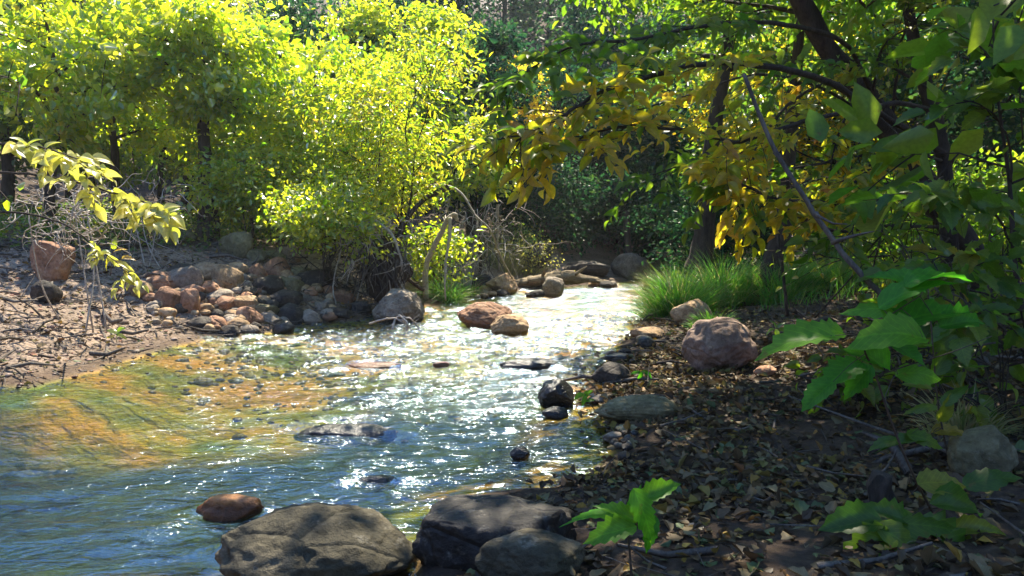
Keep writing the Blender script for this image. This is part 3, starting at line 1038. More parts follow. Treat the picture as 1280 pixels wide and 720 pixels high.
p = points(3000, -9, 2, 6.5, 15, lambda x, y: (leftness(x, y) > .6) & (wdist(x, y) > .1) & (wdist(x, y) < 4.5))
p[:, 2] += .012
scatter(mb, *LITTER, p, rand_dir(len(p), .3), up_nrm(len(p), .5), .06 * np.exp(rng.normal(0, .35, len(p))), rng.uniform(.5, .9, len(p)),
        rng.uniform(-1.2, 1.2, len(p)), rnd=rng.random(len(p)) ** .8)
tag(mb.build('dry_leaves', M['litter']), 'scattered dry leaves on the pale left bank', 'leaf litter', kind='stuff')
mb = MB()
p = points(2600, -9, 2, 6.6, 15, lambda x, y: (leftness(x, y) > .6) & (wdist(x, y) > .15) & (wdist(x, y) < 5))
p[:, 2] += .02
scatter(mb, *TWIG, p, rand_dir(len(p), .25), up_nrm(len(p), .6), .22 * np.exp(rng.normal(0, .5, len(p))), .035, .08 * rng.normal(size=len(p)))
p = points(500, 0, 6, 2.4, 13, lambda x, y: (leftness(x, y) < .5) & (wdist(x, y) > .1))
p[:, 2] += .03
scatter(mb, *TWIG, p, rand_dir(len(p), .25), up_nrm(len(p), .6), .25 * np.exp(rng.normal(0, .5, len(p))), .03, .08 * rng.normal(size=len(p)))
tag(mb.build('twig_debris', M['bark_grey']), 'thin broken twigs strewn over both banks', 'twigs', kind='stuff')


# ------------------------------------------------------------------ trees
def crown_leaves(mb, centers, axes, n, leaf, seed, sig=.3, flat=.6, tpl=LEAF, wr=.55, outward=None, droop=.35):
    r = np.random.default_rng(seed)
    k = r.integers(0, len(centers), n)
    c = centers[k]
    s = np.broadcast_to(sig, (len(centers),))[k]
    pos = c + r.normal(size=(n, 3)) * s[:, None] * np.array([1, 1, flat])
    d = axes[k] + r.normal(size=(n, 3)) * .65
    d[:, 2] -= droop
    nrm = r.normal(size=(n, 3)) * .75
    nrm[:, 2] += .6
    cl = r.random(len(centers))[k]
    rn = np.clip(.45 * cl + .55 * r.random(n), 0, 1)
    scatter(mb, tpl[0], tpl[1], pos, d, nrm, leaf * np.exp(r.normal(0, .25, n)), wr, 1.0, rn)


TN = {'forest_tree': (1.4, 1.35, .38), 'bank_tree': (.85, 1.6, .27), 'sapling': (.72, 1.65, .24), 'thicket': (1.5, 1.2, .36), 'shrub': (1.3, 1.4, .28)}


def tree(name, label, px=None, Y=None, h=6.0, r=1.8, z0=1.0, pal='lime', n=7000, leaf=.09, tr=.1, seed=1, lean=(0, 0), nl=10, cat='tree',
         group=None, path=None, bark='bark', stems=1, sig=.26, tpl=LEAF, wr=.55, xy=None, up=.45, prof=None, build=True):
    rr = np.random.default_rng(seed)
    if name in TN:
        n, leaf, sig = int(n * TN[name][0]), leaf * TN[name][1], TN[name][2]
    if path is not None:
        base = np.array(path[0])
    else:
        if xy is None:
            q = P(px, 300, Y)
            xy = (q[0], q[1])
        base = np.array([xy[0], xy[1], float(gz(xy[0], xy[1])) - .08])
    root = empty(name, base, label, cat, group)
    tb = MB()
    cs, ax, sg = [], [], []
    for s in range(stems):
        if path is not None:
            pts = smooth_path(path, 6)
        else:
            m = 9
            tt = np.linspace(0, 1, m)
            ang = rr.uniform(0, 6.28)
            spread = 0 if stems == 1 else rr.uniform(.08, .22) * h
            hh = h * (1 if stems == 1 else rr.uniform(.75, 1.0)) * .92
            pts = np.stack([lean[0] * tt ** 1.4 + spread * math.cos(ang) * tt + np.cumsum(rr.normal(0, .018 * h, m)) * .6,
                            lean[1] * tt ** 1.4 + spread * math.sin(ang) * tt + np.cumsum(rr.normal(0, .018 * h, m)) * .6, hh * tt], 1)
            pts += base - pts[0]
            pts = smooth_path(pts, 4)
        m = len(pts)
        tt = np.linspace(0, 1, m)
        trs = tr * (1 if stems == 1 else .55)
        tube(tb, pts, trs * (1.0 - .85 * tt) * (1 + .5 * np.exp(-tt * 18)), 10 if tr > .08 else 6, rough=.25)
        zrel = (pts[:, 2] - base[2])
        for i in range(nl):
            zz = z0 + (zrel.max() * .97 - z0) * (i + rr.random() * .8) / nl
            k = min(int(np.searchsorted(zrel, zz)), m - 1)
            a = i * 2.4 + s * 1.1 + rr.normal() * .4
            f = (zz - z0) / max(h - z0, .1)
            ext = (math.sin(np.pi * min(1, .18 + .78 * f)) ** .7 if prof is None else np.interp(f, *prof))
            ln = r * ext * rr.uniform(.75, 1.15)
            dirh = np.array([math.cos(a), math.sin(a), 0])
            b = np.linspace(0, 1, 6)[:, None]
            limb = pts[k] + dirh * ln * b + np.array([0, 0, 1]) * (ln * up * b - ln * up * .55 * b ** 2.2) + np.cumsum(
                rr.normal(0, .04 * ln, (6, 3)), 0) * b
            r0 = max(trs * (1 - .85 * tt[k]) * .55, .008)
            tube(tb, limb, r0 * (1 - .8 * b[:, 0]), 5)
            for q in (2, 3, 4, 5):
                cs.append(limb[q]);
                ax.append(dirh);
                sg.append(sig * (.6 + .5 * r / 2 * ext))
            for q in range(5):
                st = limb[rr.integers(1, 6)]
                dd = nrmz(dirh * .6 + rr.normal(size=3) * .8 + np.array([0, 0, .15]))
                tl = ln * rr.uniform(.25, .5)
                tw = st + dd * tl * np.linspace(0, 1, 4)[:, None] + np.array([0, 0, -.12 * tl]) * (np.linspace(0, 1, 4)[:, None] ** 2)
                tube(tb, tw, r0 * .35 * (1 - .7 * np.linspace(0, 1, 4)) + .003, 4)
                for u in (2, 3):
                    cs.append(tw[u]);
                    ax.append(dd);
                    sg.append(sig * (.5 + .4 * r / 2 * ext))
    tb.build('trunk', M[bark], root)
    lb = MB()
    crown_leaves(lb, np.array(cs), np.array(ax), n, leaf, seed + 5, np.array(sg), .65, tpl, wr)
    lb.build('crown', M[pal], root)
    return root


WL = ((0, .3, .7, 1), (.55, 1, .8, .35))
FULL = ((0, .4, 1), (.9, 1, .5))
# first row on the left bank
tree('bank_tree', 'yellow green tree with a dark upright trunk behind the stone pile log', 258, 15.4, 4.9, 1.7, 2.5, 'lime', 8500, .095, .2, 11, nl=13, prof=WL)
tree('sapling', 'lime green leafy sapling drooping over the stone pile right of the dark trunk', 350, 17.2, 5.2, 1.8, 1.2, 'lime', 10500, .085, .07, 12, stems=3, nl=8, prof=FULL)
tree('sapling', 'bright lime sapling with leaves down to the shaded bank left of the willow', 412, 16.6, 4.9, 1.5, 1.1, 'lime', 8500, .08, .06, 13, stems=3, nl=8, prof=FULL)
tree('willow_shrub', 'tall willow shrub of thin bare stems with narrow yellow leaves above the root ball', 490, 14.8, 5.4, 1.25, 1.6, 'yellow', 6000, .12, .06, 14, stems=6, nl=7, prof=WL, tpl=NARROW, wr=.3, up=1.0, cat='shrub')
tree('bank_tree', 'dull yellow green tree near the left edge behind the dead brush', 150, 16.6, 5.2, 2.0, 1.8, 'lime', 7500, .095, .12, 15, nl=12, prof=WL)
tree('bank_tree', 'lime yellow tree at the far left edge of the view', 62, 14.4, 4.7, 1.9, 1.8, 'lime', 6000, .10, .11, 16, nl=11, prof=WL)
tree('shrub', 'low bright green shrub hanging over the undercut bank right of the stone pile', 405, 13.9, 2.4, 1.0, 1.0, 'lime', 3800, .07, .04, 17, stems=4, nl=6, prof=FULL, cat='shrub')
tree('shrub', 'low green shrub beside the dark trunk over the olive stones', 316, 15.4, 2.2, .95, .7, 'lime', 3600, .075, .04, 18, stems=4, nl=6, prof=FULL, cat='shrub')
tree('shrub', 'low yellow green shrub under the willow stems', 548, 16.8, 1.8, .65, .3, 'lime', 1300, .07, .04, 19, stems=4, nl=6, prof=FULL, cat='shrub')
tree('shrub', 'pale green weedy shrub on the far shore above the tan angular boulder', 640, 21.6, 1.5, .75, .1, 'green', 1100, .05, .02, 20, stems=6, nl=5, prof=FULL, cat='shrub')
tree('sapling', 'small yellow sapling between willow and far creek bend', 600, 20, 4.6, 1.0, 2.0, 'lime', 2600, .08, .05, 21, stems=2, nl=8, prof=WL)
tree('forest_tree', 'tall lime tree behind the dark upright trunk, reaching the top of the view', 205, 23.0, 6.8, 2.0, 1.4, 'lime', 3000, .085, .10, 22, nl=12, prof=WL)
tree('forest_tree', 'tall lime tree behind the drooping sapling, reaching the top of the view', 305, 23.2, 7.0, 1.9, 1.4, 'lime', 3000, .085, .10, 23, nl=12, prof=WL)
tree('forest_tree', 'tall yellow lime tree behind and left of the willow stems', 440, 22.0, 6.9, 1.8, 1.4, 'lime', 3000, .085, .10, 24, nl=12, prof=WL)
tree('forest_tree', 'tall pale lime tree at left behind the dull yellow green tree', 90, 21.5, 6.6, 2.0, 1.4, 'lime', 3000, .085, .10, 25, nl=12, prof=WL)
# second row
tree('forest_tree', 'green tree behind the dull yellow green tree at left', 110, 21.5, 6.9, 2.6, 1.2, 'lime', 8000, .12, .17, 31, nl=14, prof=WL)
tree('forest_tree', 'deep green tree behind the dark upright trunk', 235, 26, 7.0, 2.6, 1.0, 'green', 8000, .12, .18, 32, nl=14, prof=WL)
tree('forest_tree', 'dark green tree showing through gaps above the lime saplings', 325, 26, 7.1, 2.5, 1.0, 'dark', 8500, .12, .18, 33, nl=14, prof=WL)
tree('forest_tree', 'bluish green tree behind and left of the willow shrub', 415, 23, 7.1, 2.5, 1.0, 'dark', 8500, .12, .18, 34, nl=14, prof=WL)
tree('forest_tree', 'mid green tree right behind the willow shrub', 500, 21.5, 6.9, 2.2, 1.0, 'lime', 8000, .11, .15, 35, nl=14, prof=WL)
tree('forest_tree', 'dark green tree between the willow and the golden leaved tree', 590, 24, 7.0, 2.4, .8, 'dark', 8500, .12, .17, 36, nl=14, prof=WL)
tree('forest_tree', 'golden leaved tree beyond the creek, left of the far bend', 640, 27, 6.5, 1.9, 2.0, 'amber', 5500, .12, .14, 37, nl=12, prof=WL)
tree('forest_tree', 'green tree at the outer left behind the yellow one', 10, 19, 6.4, 2.6, 1.2, 'green', 7000, .12, .16, 38, nl=13, prof=WL)
tree('thicket', 'dark thicket on the slope behind the drift log', 680, 24.5, 3.6, 1.7, .2, 'dark', 5000, .10, .06, 39, stems=4, nl=7, prof=FULL, cat='shrub')
# beyond the bend, in deep shade
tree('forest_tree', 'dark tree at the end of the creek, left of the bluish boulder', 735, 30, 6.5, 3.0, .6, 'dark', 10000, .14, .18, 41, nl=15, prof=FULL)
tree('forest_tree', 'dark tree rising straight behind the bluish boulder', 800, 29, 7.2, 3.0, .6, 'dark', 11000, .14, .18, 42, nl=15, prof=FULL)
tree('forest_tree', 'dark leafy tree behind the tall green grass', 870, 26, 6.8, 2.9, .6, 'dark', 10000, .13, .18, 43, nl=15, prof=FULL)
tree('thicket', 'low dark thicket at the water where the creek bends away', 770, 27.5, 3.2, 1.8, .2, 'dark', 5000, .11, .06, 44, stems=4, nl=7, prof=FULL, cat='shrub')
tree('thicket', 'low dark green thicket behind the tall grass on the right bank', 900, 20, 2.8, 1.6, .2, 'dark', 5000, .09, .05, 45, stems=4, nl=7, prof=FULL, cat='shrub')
# right bank rear
tree('forest_tree', 'green tree behind the dark slanted trunk on the right bank', 955, 22, 6.8, 2.9, 1.0, 'green', 9500, .12, .18, 46, nl=14, prof=WL)
tree('forest_tree', 'yellowing green tree behind the lit grass patch', 1040, 21, 6.5, 2.8, 1.0, 'amber', 8500, .12, .17, 47, nl=14, prof=WL)
tree('forest_tree', 'green tree behind the big leaning trunk', 1130, 19.5, 6.5, 2.8, 1.0, 'green', 9500, .12, .17, 48, nl=14, prof=WL)
tree('forest_tree', 'dark green tree at the far right edge of the view', 1240, 17, 6.5, 2.8, .8, 'dark', 9500, .12, .17, 49, nl=14, prof=FULL)
tree('thicket', 'brownish shaded thicket behind the lit grass patch', 1075, 17.5, 2.6, 1.6, .2, 'green', 4500, .09, .05, 50, stems=4, nl=7, prof=FULL, cat='shrub')
tree('thicket', 'shaded thicket under the big leaning trunk', 1190, 13, 2.4, 1.5, .2, 'shade_green', 4500, .09, .05, 51, stems=4, nl=7, prof=FULL, cat='shrub')

# far wood closing the valley: one mass
mb = MB()
r2 = np.random.default_rng(77)
cc, aa, ss = [], [], []
for i in range(90):
    x = r2.uniform(-48, 52)
    y = r2.uniform(34, 58) if i < 70 else r2.uniform(33, 40)
    b = float(gz(x, y))
    hh = r2.uniform(9, 15)
    tube(mb, [[x, y, b - .2], [x + .2, y, b + hh * .5], [x, y + .1, b + hh * .9]], [.2, .13, .03], 6, 0)
    for k in range(26):
        f = r2.uniform(.06, 1)
        a = r2.uniform(0, 6.28)
        rd = 3.0 * math.sin(np.pi * min(.95, .2 + .75 * f)) * r2.random() ** .5
        cc.append([x + rd * math.cos(a), y + rd * math.sin(a), b + hh * f]);
        aa.append([math.cos(a), math.sin(a), 0]);
        ss.append(.65)
crown_leaves(mb, np.array(cc), np.array(aa), 150000, .30, 78, np.array(ss) * 1.2, .8)
tag(mb.build('far_wood', M['dark']), 'far wood closing off the valley behind the trees', 'wood', kind='stuff')

# right bank trees with the canopy that shades the bank
def pix_path(l):
    return [P(*q) for q in l]


t1 = pix_path([(1262, 440, 9.6), (1222, 335, 9.4), (1150, 220, 9.0), (1080, 120, 8.7), (1025, 45, 8.5), (985, -40, 8.4)])
t1 = [t1[0] - [0, 0, .3]] + t1 + [t1[-1] + [-.5, .2, 1.6], t1[-1] + [-.7, .6, 3.4], t1[-1] + [-.7, .9, 4.8]]
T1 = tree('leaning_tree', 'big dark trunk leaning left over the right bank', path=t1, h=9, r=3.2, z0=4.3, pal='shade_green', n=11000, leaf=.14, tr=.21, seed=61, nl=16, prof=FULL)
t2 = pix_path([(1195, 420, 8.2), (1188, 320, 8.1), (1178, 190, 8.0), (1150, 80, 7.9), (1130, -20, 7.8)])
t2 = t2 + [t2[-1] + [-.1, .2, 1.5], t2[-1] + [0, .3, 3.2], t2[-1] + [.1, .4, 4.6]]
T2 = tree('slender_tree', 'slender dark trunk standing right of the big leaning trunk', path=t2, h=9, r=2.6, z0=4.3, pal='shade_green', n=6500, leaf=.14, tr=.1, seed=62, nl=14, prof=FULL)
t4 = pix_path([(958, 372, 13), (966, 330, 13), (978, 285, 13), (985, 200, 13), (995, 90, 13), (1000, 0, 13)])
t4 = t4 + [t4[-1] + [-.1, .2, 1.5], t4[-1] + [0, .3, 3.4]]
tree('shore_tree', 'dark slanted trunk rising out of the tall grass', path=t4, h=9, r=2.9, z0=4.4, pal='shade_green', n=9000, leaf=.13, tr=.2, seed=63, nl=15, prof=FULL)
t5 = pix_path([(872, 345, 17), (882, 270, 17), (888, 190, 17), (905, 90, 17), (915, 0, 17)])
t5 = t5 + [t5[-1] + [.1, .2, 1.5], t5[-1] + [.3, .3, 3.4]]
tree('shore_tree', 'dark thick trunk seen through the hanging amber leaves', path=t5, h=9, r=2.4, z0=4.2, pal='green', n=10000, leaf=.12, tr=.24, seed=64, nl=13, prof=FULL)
tree('canopy_tree', 'tall tree on the right bank just outside the right edge', xy=(6.6, 8.6), h=10, r=3.4, z0=3.0, pal='shade_green', n=14000, leaf=.14, tr=.2, seed=65, nl=16, prof=FULL)
tree('canopy_tree', 'tall tree on the right bank beside the camera path', xy=(6.2, 4.6), h=9, r=3.0, z0=3.4, pal='shade_green', n=9000, leaf=.14, tr=.18, seed=66, nl=14, prof=FULL)


# overhanging branches: parts of the trees they grow from
def spray(root, name, pts, r0, r1, pal, n_tw, leaf, seed, tl=.5, per=7, t0=.2, spread=1.0, vdown=.12, tpl=NEAR2, wr=.52, droop=.16):
    rr = np.random.default_rng(seed)
    path = smooth_path([P(*q) for q in pts], 6)
    # small kinks keep the branch from being a clean curve
    path = path + np.cumsum(rr.normal(0, .006, path.shape), 0)
    tb, lb = MB(), MB()
    tube(tb, path, np.linspace(r0, r1, len(path)), 6)
    tan = nrmz(np.gradient(path, axis=0))
    B, D_, Nn, L_, Rn = [], [], [], [], []
    for i in range(n_tw):
        k = int(len(path) * (t0 + (1 - t0) * (i + rr.random()) / n_tw))
        k = min(k, len(path) - 1)
        side = np.cross(tan[k], [0, 0, 1]) * (1 if i % 2 else -1)
        d = nrmz(tan[k] * .7 + side * rr.uniform(.3, 1.0) * spread + rr.normal(size=3) * .35 + np.array([0, 0, -vdown]))
        ln = tl * rr.uniform(.5, 1.25)
        u = np.linspace(0, 1, 5)[:, None]
        tw = path[k] + d * ln * u + np.array([0, 0, -.16 * ln]) * u ** 2 + rr.normal(0, .012, (5, 3)) * u
        tube(tb, tw, np.linspace(max(r1, .004), .0018, 5), 4)
        cval = rr.random() ** 1.15
        for j in range(per):
            f = .25 + .75 * (j + rr.random() * .4) / per
            pos = path[k] + d * ln * f + np.array([0, 0, -.16 * ln]) * f ** 2
            sd = np.cross(d, [0, 0, 1])
            dd = nrmz(d * .6 + sd * (1 if j % 2 else -1) * rr.uniform(.5, 1.1) + rr.normal(size=3) * .45 + np.array([0, 0, -droop]))
            if j == per - 1: dd = nrmz(d + np.array([0, 0, -droop]))
            B.append(pos);
            D_.append(dd);
            nn = rr.normal(size=3) * .55 + np.array([0, -.6, .8])
            Nn.append(nn);
            L_.append(leaf * rr.uniform(.65, 1.2));
            Rn.append(np.clip(.55 * cval + .45 * rr.random(), 0, 1))
    scatter(lb, tpl[0], tpl[1], np.array(B), np.array(D_), np.array(Nn), np.array(L_), wr, 1.0, np.array(Rn))
    b = tb.build(name, M['bark'], root)
    l = lb.build('foliage', M[pal], b)
    return b


AM, SG = 'amber', 'shade_green'
spray(T2, 'branch', [(1178, 190, 7.9), (1100, 140, 7.0), (1020, 93, 6.3), (930, 72, 5.8), (850, 81, 5.4), (790, 100, 5.2), (740, 113, 5.0), (700, 138, 4.9), (665, 158, 4.8), (645, 168, 4.8)], .032, .005, AM, 46, .125, 201, .45, 6, .3, vdown=-.10)
spray(T2, 'branch', [(1172, 140, 7.9), (1114, 132, 7.0), (1075, 143, 6.5), (1025, 154, 6.2), (973, 165, 6.0), (920, 181, 5.8), (887, 176, 5.7), (820, 168, 5.4), (787, 168, 5.3), (740, 176, 5.2), (700, 192, 5.0), (672, 208, 4.9)], .026, .004, AM, 44, .12, 202, .42, 6, .25, vdown=-.05)
spray(T1, 'branch', [(1170, 250, 9.0), (1098, 250, 7.8), (1045, 262, 7.0), (1017, 256, 6.6), (985, 258, 6.3), (950, 250, 6.1), (915, 235, 6.0), (880, 222, 5.9)], .026, .004, AM, 29, 0.138, 203, .36, 7, .3)
spray(T1, 'branch', [(1100, 148, 8.8), (1060, 60, 7.6), (980, 30, 6.6), (880, 30, 6.0), (800, 50, 5.6), (740, 60, 5.4), (680, 85, 5.2), (620, 130, 5.1)], .026, .004, SG, 35, 0.128, 204, .36, 7, .3)
spray(T1, 'branch', [(1190, 285, 9.3), (1110, 285, 8.0), (1040, 290, 7.2), (975, 255, 6.6), (940, 238, 6.3), (905, 238, 6.2), (885, 244, 6.1)], .024, .004, SG, 21, 0.138, 205, .36, 7, .35)
spray(T1, 'branch', [(1060, 92, 8.6), (1000, 120, 7.8), (950, 170, 7.4), (930, 220, 7.2), (915, 280, 7.1)], .02, .004, AM, 28, 0.138, 206, .36, 7, .3)
spray(T1, 'branch', [(1075, 112, 8.7), (1050, 160, 8.0), (1040, 210, 7.8), (1035, 262, 7.7)], .018, .004, AM, 28, 0.138, 207, .36, 7, .2)
spray(T2, 'branch', [(1178, 200, 8.0), (1130, 190, 7.4), (1090, 205, 7.0), (1055, 235, 6.8), (1010, 275, 6.7)], .016, .004, AM, 28, 0.128, 208, .36, 7, .25)
spray(T2, 'branch', [(1180, 220, 8.0), (1130, 232, 7.0), (1090, 250, 6.2), (1050, 300, 5.8)], .014, .004, SG, 13, 0.138, 209, .36, 6, .3)
spray(T1, 'branch', [(1140, 205, 8.9), (1080, 195, 8.2), (1000, 210, 7.6), (930, 215, 7.2), (870, 205, 7.0), (800, 230, 6.8)], .02, .004, SG, 24, 0.128, 210, .36, 7, .2)
spray(T1, 'branch', [(1120, 175, 8.9), (1050, 120, 8.4), (960, 90, 8.0), (880, 110, 7.6), (800, 130, 7.4), (720, 150, 7.2)], .02, .004, AM, 29, 0.128, 211, .36, 7, .2)
spray(T1, 'branch', [(1115, 165, 8.9), (1120, 60, 8.2), (1150, 10, 7.6), (1200, -10, 7.2)], .02, .004, SG, 16, 0.138, 212, .36, 7, .2)
spray(T2, 'branch', [(1160, 110, 7.9), (1110, 80, 7.6), (1060, 70, 7.4), (980, 75, 7.2)], .016, .003, SG, 16, 0.128, 213, .36, 6, .2)

for k, pts in enumerate(([(1130, 190, 8.9), (1080, 210, 8.3), (1020, 200, 7.8), (960, 180, 7.3), (900, 190, 7.0)],
                         [(1105, 155, 8.8), (1060, 120, 8.2), (1000, 95, 7.7), (940, 105, 7.3)],
                         [(1150, 222, 9.0), (1090, 232, 8.2), (1040, 225, 7.6), (990, 235, 7.2)],
                         [(1090, 133, 8.7), (1100, 70, 8.0), (1120, 40, 7.5), (1160, 20, 7.0)],
                         [(1170, 255, 9.1), (1190, 200, 8.2), (1210, 150, 7.6), (1235, 110, 7.2)],
                         [(1200, 305, 9.2), (1130, 318, 8.3), (1060, 325, 7.7), (1000, 318, 7.3)])):
    spray(T1, 'branch', pts, .016, .003, 'yellow', 20, .07, 240 + k, .7, 3, .1)

# left branch of big pale leaves, growing from a sapling just outside the left edge
sx, sy = -5.5, 7.6
SL = tree('sapling', 'sapling at the left edge reaching large pale yellow leaves into view', xy=(sx, sy), h=4.2, r=1.0, z0=1.6, pal='yellow', n=60, leaf=.08, tr=.05, seed=71, nl=6)
spray(SL, 'branch', [(-60, 180, 7.5), (0, 178, 7.2), (50, 180, 7.0), (85, 190, 6.9), (120, 205, 6.8)], .016, .004, 'pale', 15, .15, 301, .25, 5, .3, wr=.62)
spray(SL, 'branch', [(-60, 215, 7.5), (20, 215, 7.2), (80, 222, 7.0), (140, 235, 6.9), (180, 245, 6.8), (205, 258, 6.8)], .016, .004, 'pale', 20, .15, 302, .26, 5, .4, wr=.62)
spray(SL, 'branch', [(-40, 262, 7.5), (40, 270, 7.3), (90, 285, 7.2), (130, 310, 7.1), (160, 335, 7.1)], .014, .003, 'pale', 8, .11, 303, .25, 5, .6)


# ------------------------------------------------------------------ dead wood
def stick(label, pts, r0, r1, mat='pale_wood', name='dead_branch', cat='dead branch', sub=6, jit=.006, group=None, offs=None):
    path = smooth_path([P(*q) for q in pts], sub)
    rr = np.random.default_rng(len(label) * 7 + int(pts[0][0]))
    path = path + np.cumsum(rr.normal(0, jit, path.shape), 0)
    if mat == 'pale_wood':
        r0, r1 = r0 * 1.35, r1 * 1.35
    mb = MB()
    tube(mb, path, np.linspace(r0, r1, len(path)), 8, rough=.3)
    k = len(path)
    for s in range(3):
        i = rr.integers(int(k * .35), max(int(k * .9), int(k * .35) + 1))
        d = nrmz(path[min(i + 1, k - 1)] - path[i - 1] + rr.normal(size=3) * .05)
        d = nrmz(d + rr.normal(size=3) * .6)
        ln = rr.uniform(.08, .25)
        tube(mb, path[i] + d * ln * np.linspace(0, 1, 4)[:, None] + rr.normal(0, .01, (4, 3)), np.linspace(r1 * .8, .002, 4), 5)
    o = mb.build(name, M[mat], origin=path[0])
    return tag(o, label, cat, group)


stick('pale dead branch arching down left of the root ball', [(425, 245, 14.4), (447, 258, 14.1), (470, 278, 13.8), (490, 298, 13.6), (500, 325, 13.5), (503, 352, 13.6)], .03, .012)
stick('second pale dead branch arching beside the first, thinner', [(440, 262, 14.3), (462, 285, 14.0), (482, 312, 13.8), (496, 345, 13.7)], .016, .008)
stick('long pale branch arching over to the far shore right of the willow', [(500, 262, 16.79), (520, 246, 16.67), (540, 234, 16.67), (562, 237, 16.67), (580, 250, 16.67), (592, 272, 16.67), (612, 290, 16.79), (622, 318, 17.13), (640, 350, 17.71)], .026, .012)
stick('thick pale bent limb rising from the water edge and hooking right', [(532, 374, 15.87), (531, 336, 15.87), (540, 312, 15.87), (552, 290, 15.87), (561, 272, 15.87), (570, 267, 15.87), (574, 275, 15.87)], .05, .03, 'pale_wood')
stick('straight pale branch hanging from the hook of the bent limb', [(562, 272, 15.75), (561, 300, 15.64), (557, 330, 15.52), (556, 358, 15.41), (557, 378, 15.41)], .028, .012)
stick('short pale stub of a branch standing above the weedy far shore', [(622, 255, 20.5), (623, 285, 20.5), (626, 338, 20.5)], .035, .02)
stick('leaning brown limb crossing under the willow to the orange stone', [(560, 235, 14.6), (530, 252, 14.4), (510, 275, 14.2), (500, 305, 14.0), (498, 350, 13.8)], .05, .04, 'bark')
stick('reddish brown limb lying low from root ball to the bent limb', [(505, 335, 15.52), (512, 350, 15.29), (530, 362, 15.29)], .05, .03, 'bark')
stick('thin pale vine hanging over the undercut bank', [(424, 288, 13.9), (427, 310, 13.7), (420, 335, 13.5), (416, 360, 13.4), (421, 388, 13.3)], .014, .006)
stick('second pale vine hanging over the undercut bank, nearer the root ball', [(443, 300, 13.8), (440, 330, 13.6), (428, 350, 13.4)], .012, .006)
stick('pale bent twig sticking up from the dark log', [(236, 318, 15), (246, 313, 14.8), (249, 322, 14.7), (244, 332, 14.6)], .014, .008)
stick('thin dead stick slanting from the far shore to the bent limb', [(556, 346, 16.79), (590, 330, 16.79), (610, 312, 17.02)], .014, .006)
stick('dark bare stick slanting down across the right side of the view', [(930, 92, 4.4), (958, 160, 4.3), (1000, 235, 4.2), (1050, 312, 4.1), (1110, 373, 4.0)], .011, .017, 'bark_grey', jit=.003)
stick('curved grey fallen branch lying on the leaf litter at bottom right', [(880, 690, 3.35), (915, 664, 3.5), (960, 634, 3.7), (1010, 615, 3.9), (1060, 608, 3.95), (1110, 606, 4.0)], .016, .022, 'bark_grey', jit=.004)
stick('dark thin tree stem standing in the water shade by the bluish boulder', [(783, 262, 24), (784, 300, 24), (788, 330, 24), (786, 350, 24)], .09, .13, 'bark', name='dead_tree', cat='dead tree')
stick('thin stem leaning out of the grass on the right bank', [(985, 395, 9.5), (978, 340, 9.6), (972, 290, 9.8), (990, 240, 10)], .022, .012, 'bark')

# log behind the pile
a, b = P(238, 313, 15.3), P(322, 332, 14.4)
mb = MB()
pth = smooth_path([a, a * .6 + b * .4 + [0, .05, .04], b], 8)
tube(mb, pth, np.linspace(.15, .10, len(pth)), 14, rough=.35)
tag(mb.build('fallen_log', M['log'], origin=a), 'olive weathered log lying behind the stone pile', 'log')
# drift log, far shore
pts = [(640, 357, 19.8), (665, 351, 19.9), (700, 346, 20.2), (735, 349, 20.6), (760, 353, 21.0)]
mb = MB()
pth = smooth_path([P(*q) for q in pts], 10)
pth = pth + np.random.default_rng(5).normal(0, .022, pth.shape)
tube(mb, pth, np.interp(np.linspace(0, 1, len(pth)), [0, .3, .6, 1], [.12, .17, .15, .05]) * (1 + .25 * pn(np.linspace(0, 9, len(pth)), 3.3, 1.1)), 18, rough=.7)
for k_, d_ in ((14, (.1, -.25, .25)), (24, (.3, -.1, .22)), (33, (.25, -.2, -.05))):
    tube(mb, pth[k_] + np.array(d_) * np.linspace(0, 1.3, 4)[:, None], [.06, .045, .03, .012], 7, rough=.4)
tag(mb.build('drift_log', M['log'], origin=pth[0]), 'weathered drift log lying along the far shore', 'log')
# root ball
q = P(480, 372, 13.7)
v, f = rock_mesh(900, 5, .2, .5)
v = v * np.array([1.0, .8, 1.25]) + q + [0, .35, .5]
root = empty('root_ball', q, 'dark earthy root ball with hanging roots under the willow', 'root ball')
mb = MB();
mb.add(v, [f]);
mb.build('soil_mass', M['soil'], root)
rr = np.random.default_rng(901)
mb = MB()
for i in range(60):
    s = q + [rr.uniform(-.75, .6), rr.uniform(-.25, .1), rr.uniform(.45, 1.1)]
    e = s + [rr.normal() * .18, -.1 + rr.normal() * .1, -rr.uniform(.3, .8)]
    m_ = (s + e) / 2 + rr.normal(size=3) * .09
    tube(mb, smooth_path([s, m_, e], 4), np.linspace(.014, .004, 9), 4)
mb.build('hanging_root', M['bark_grey'], root)


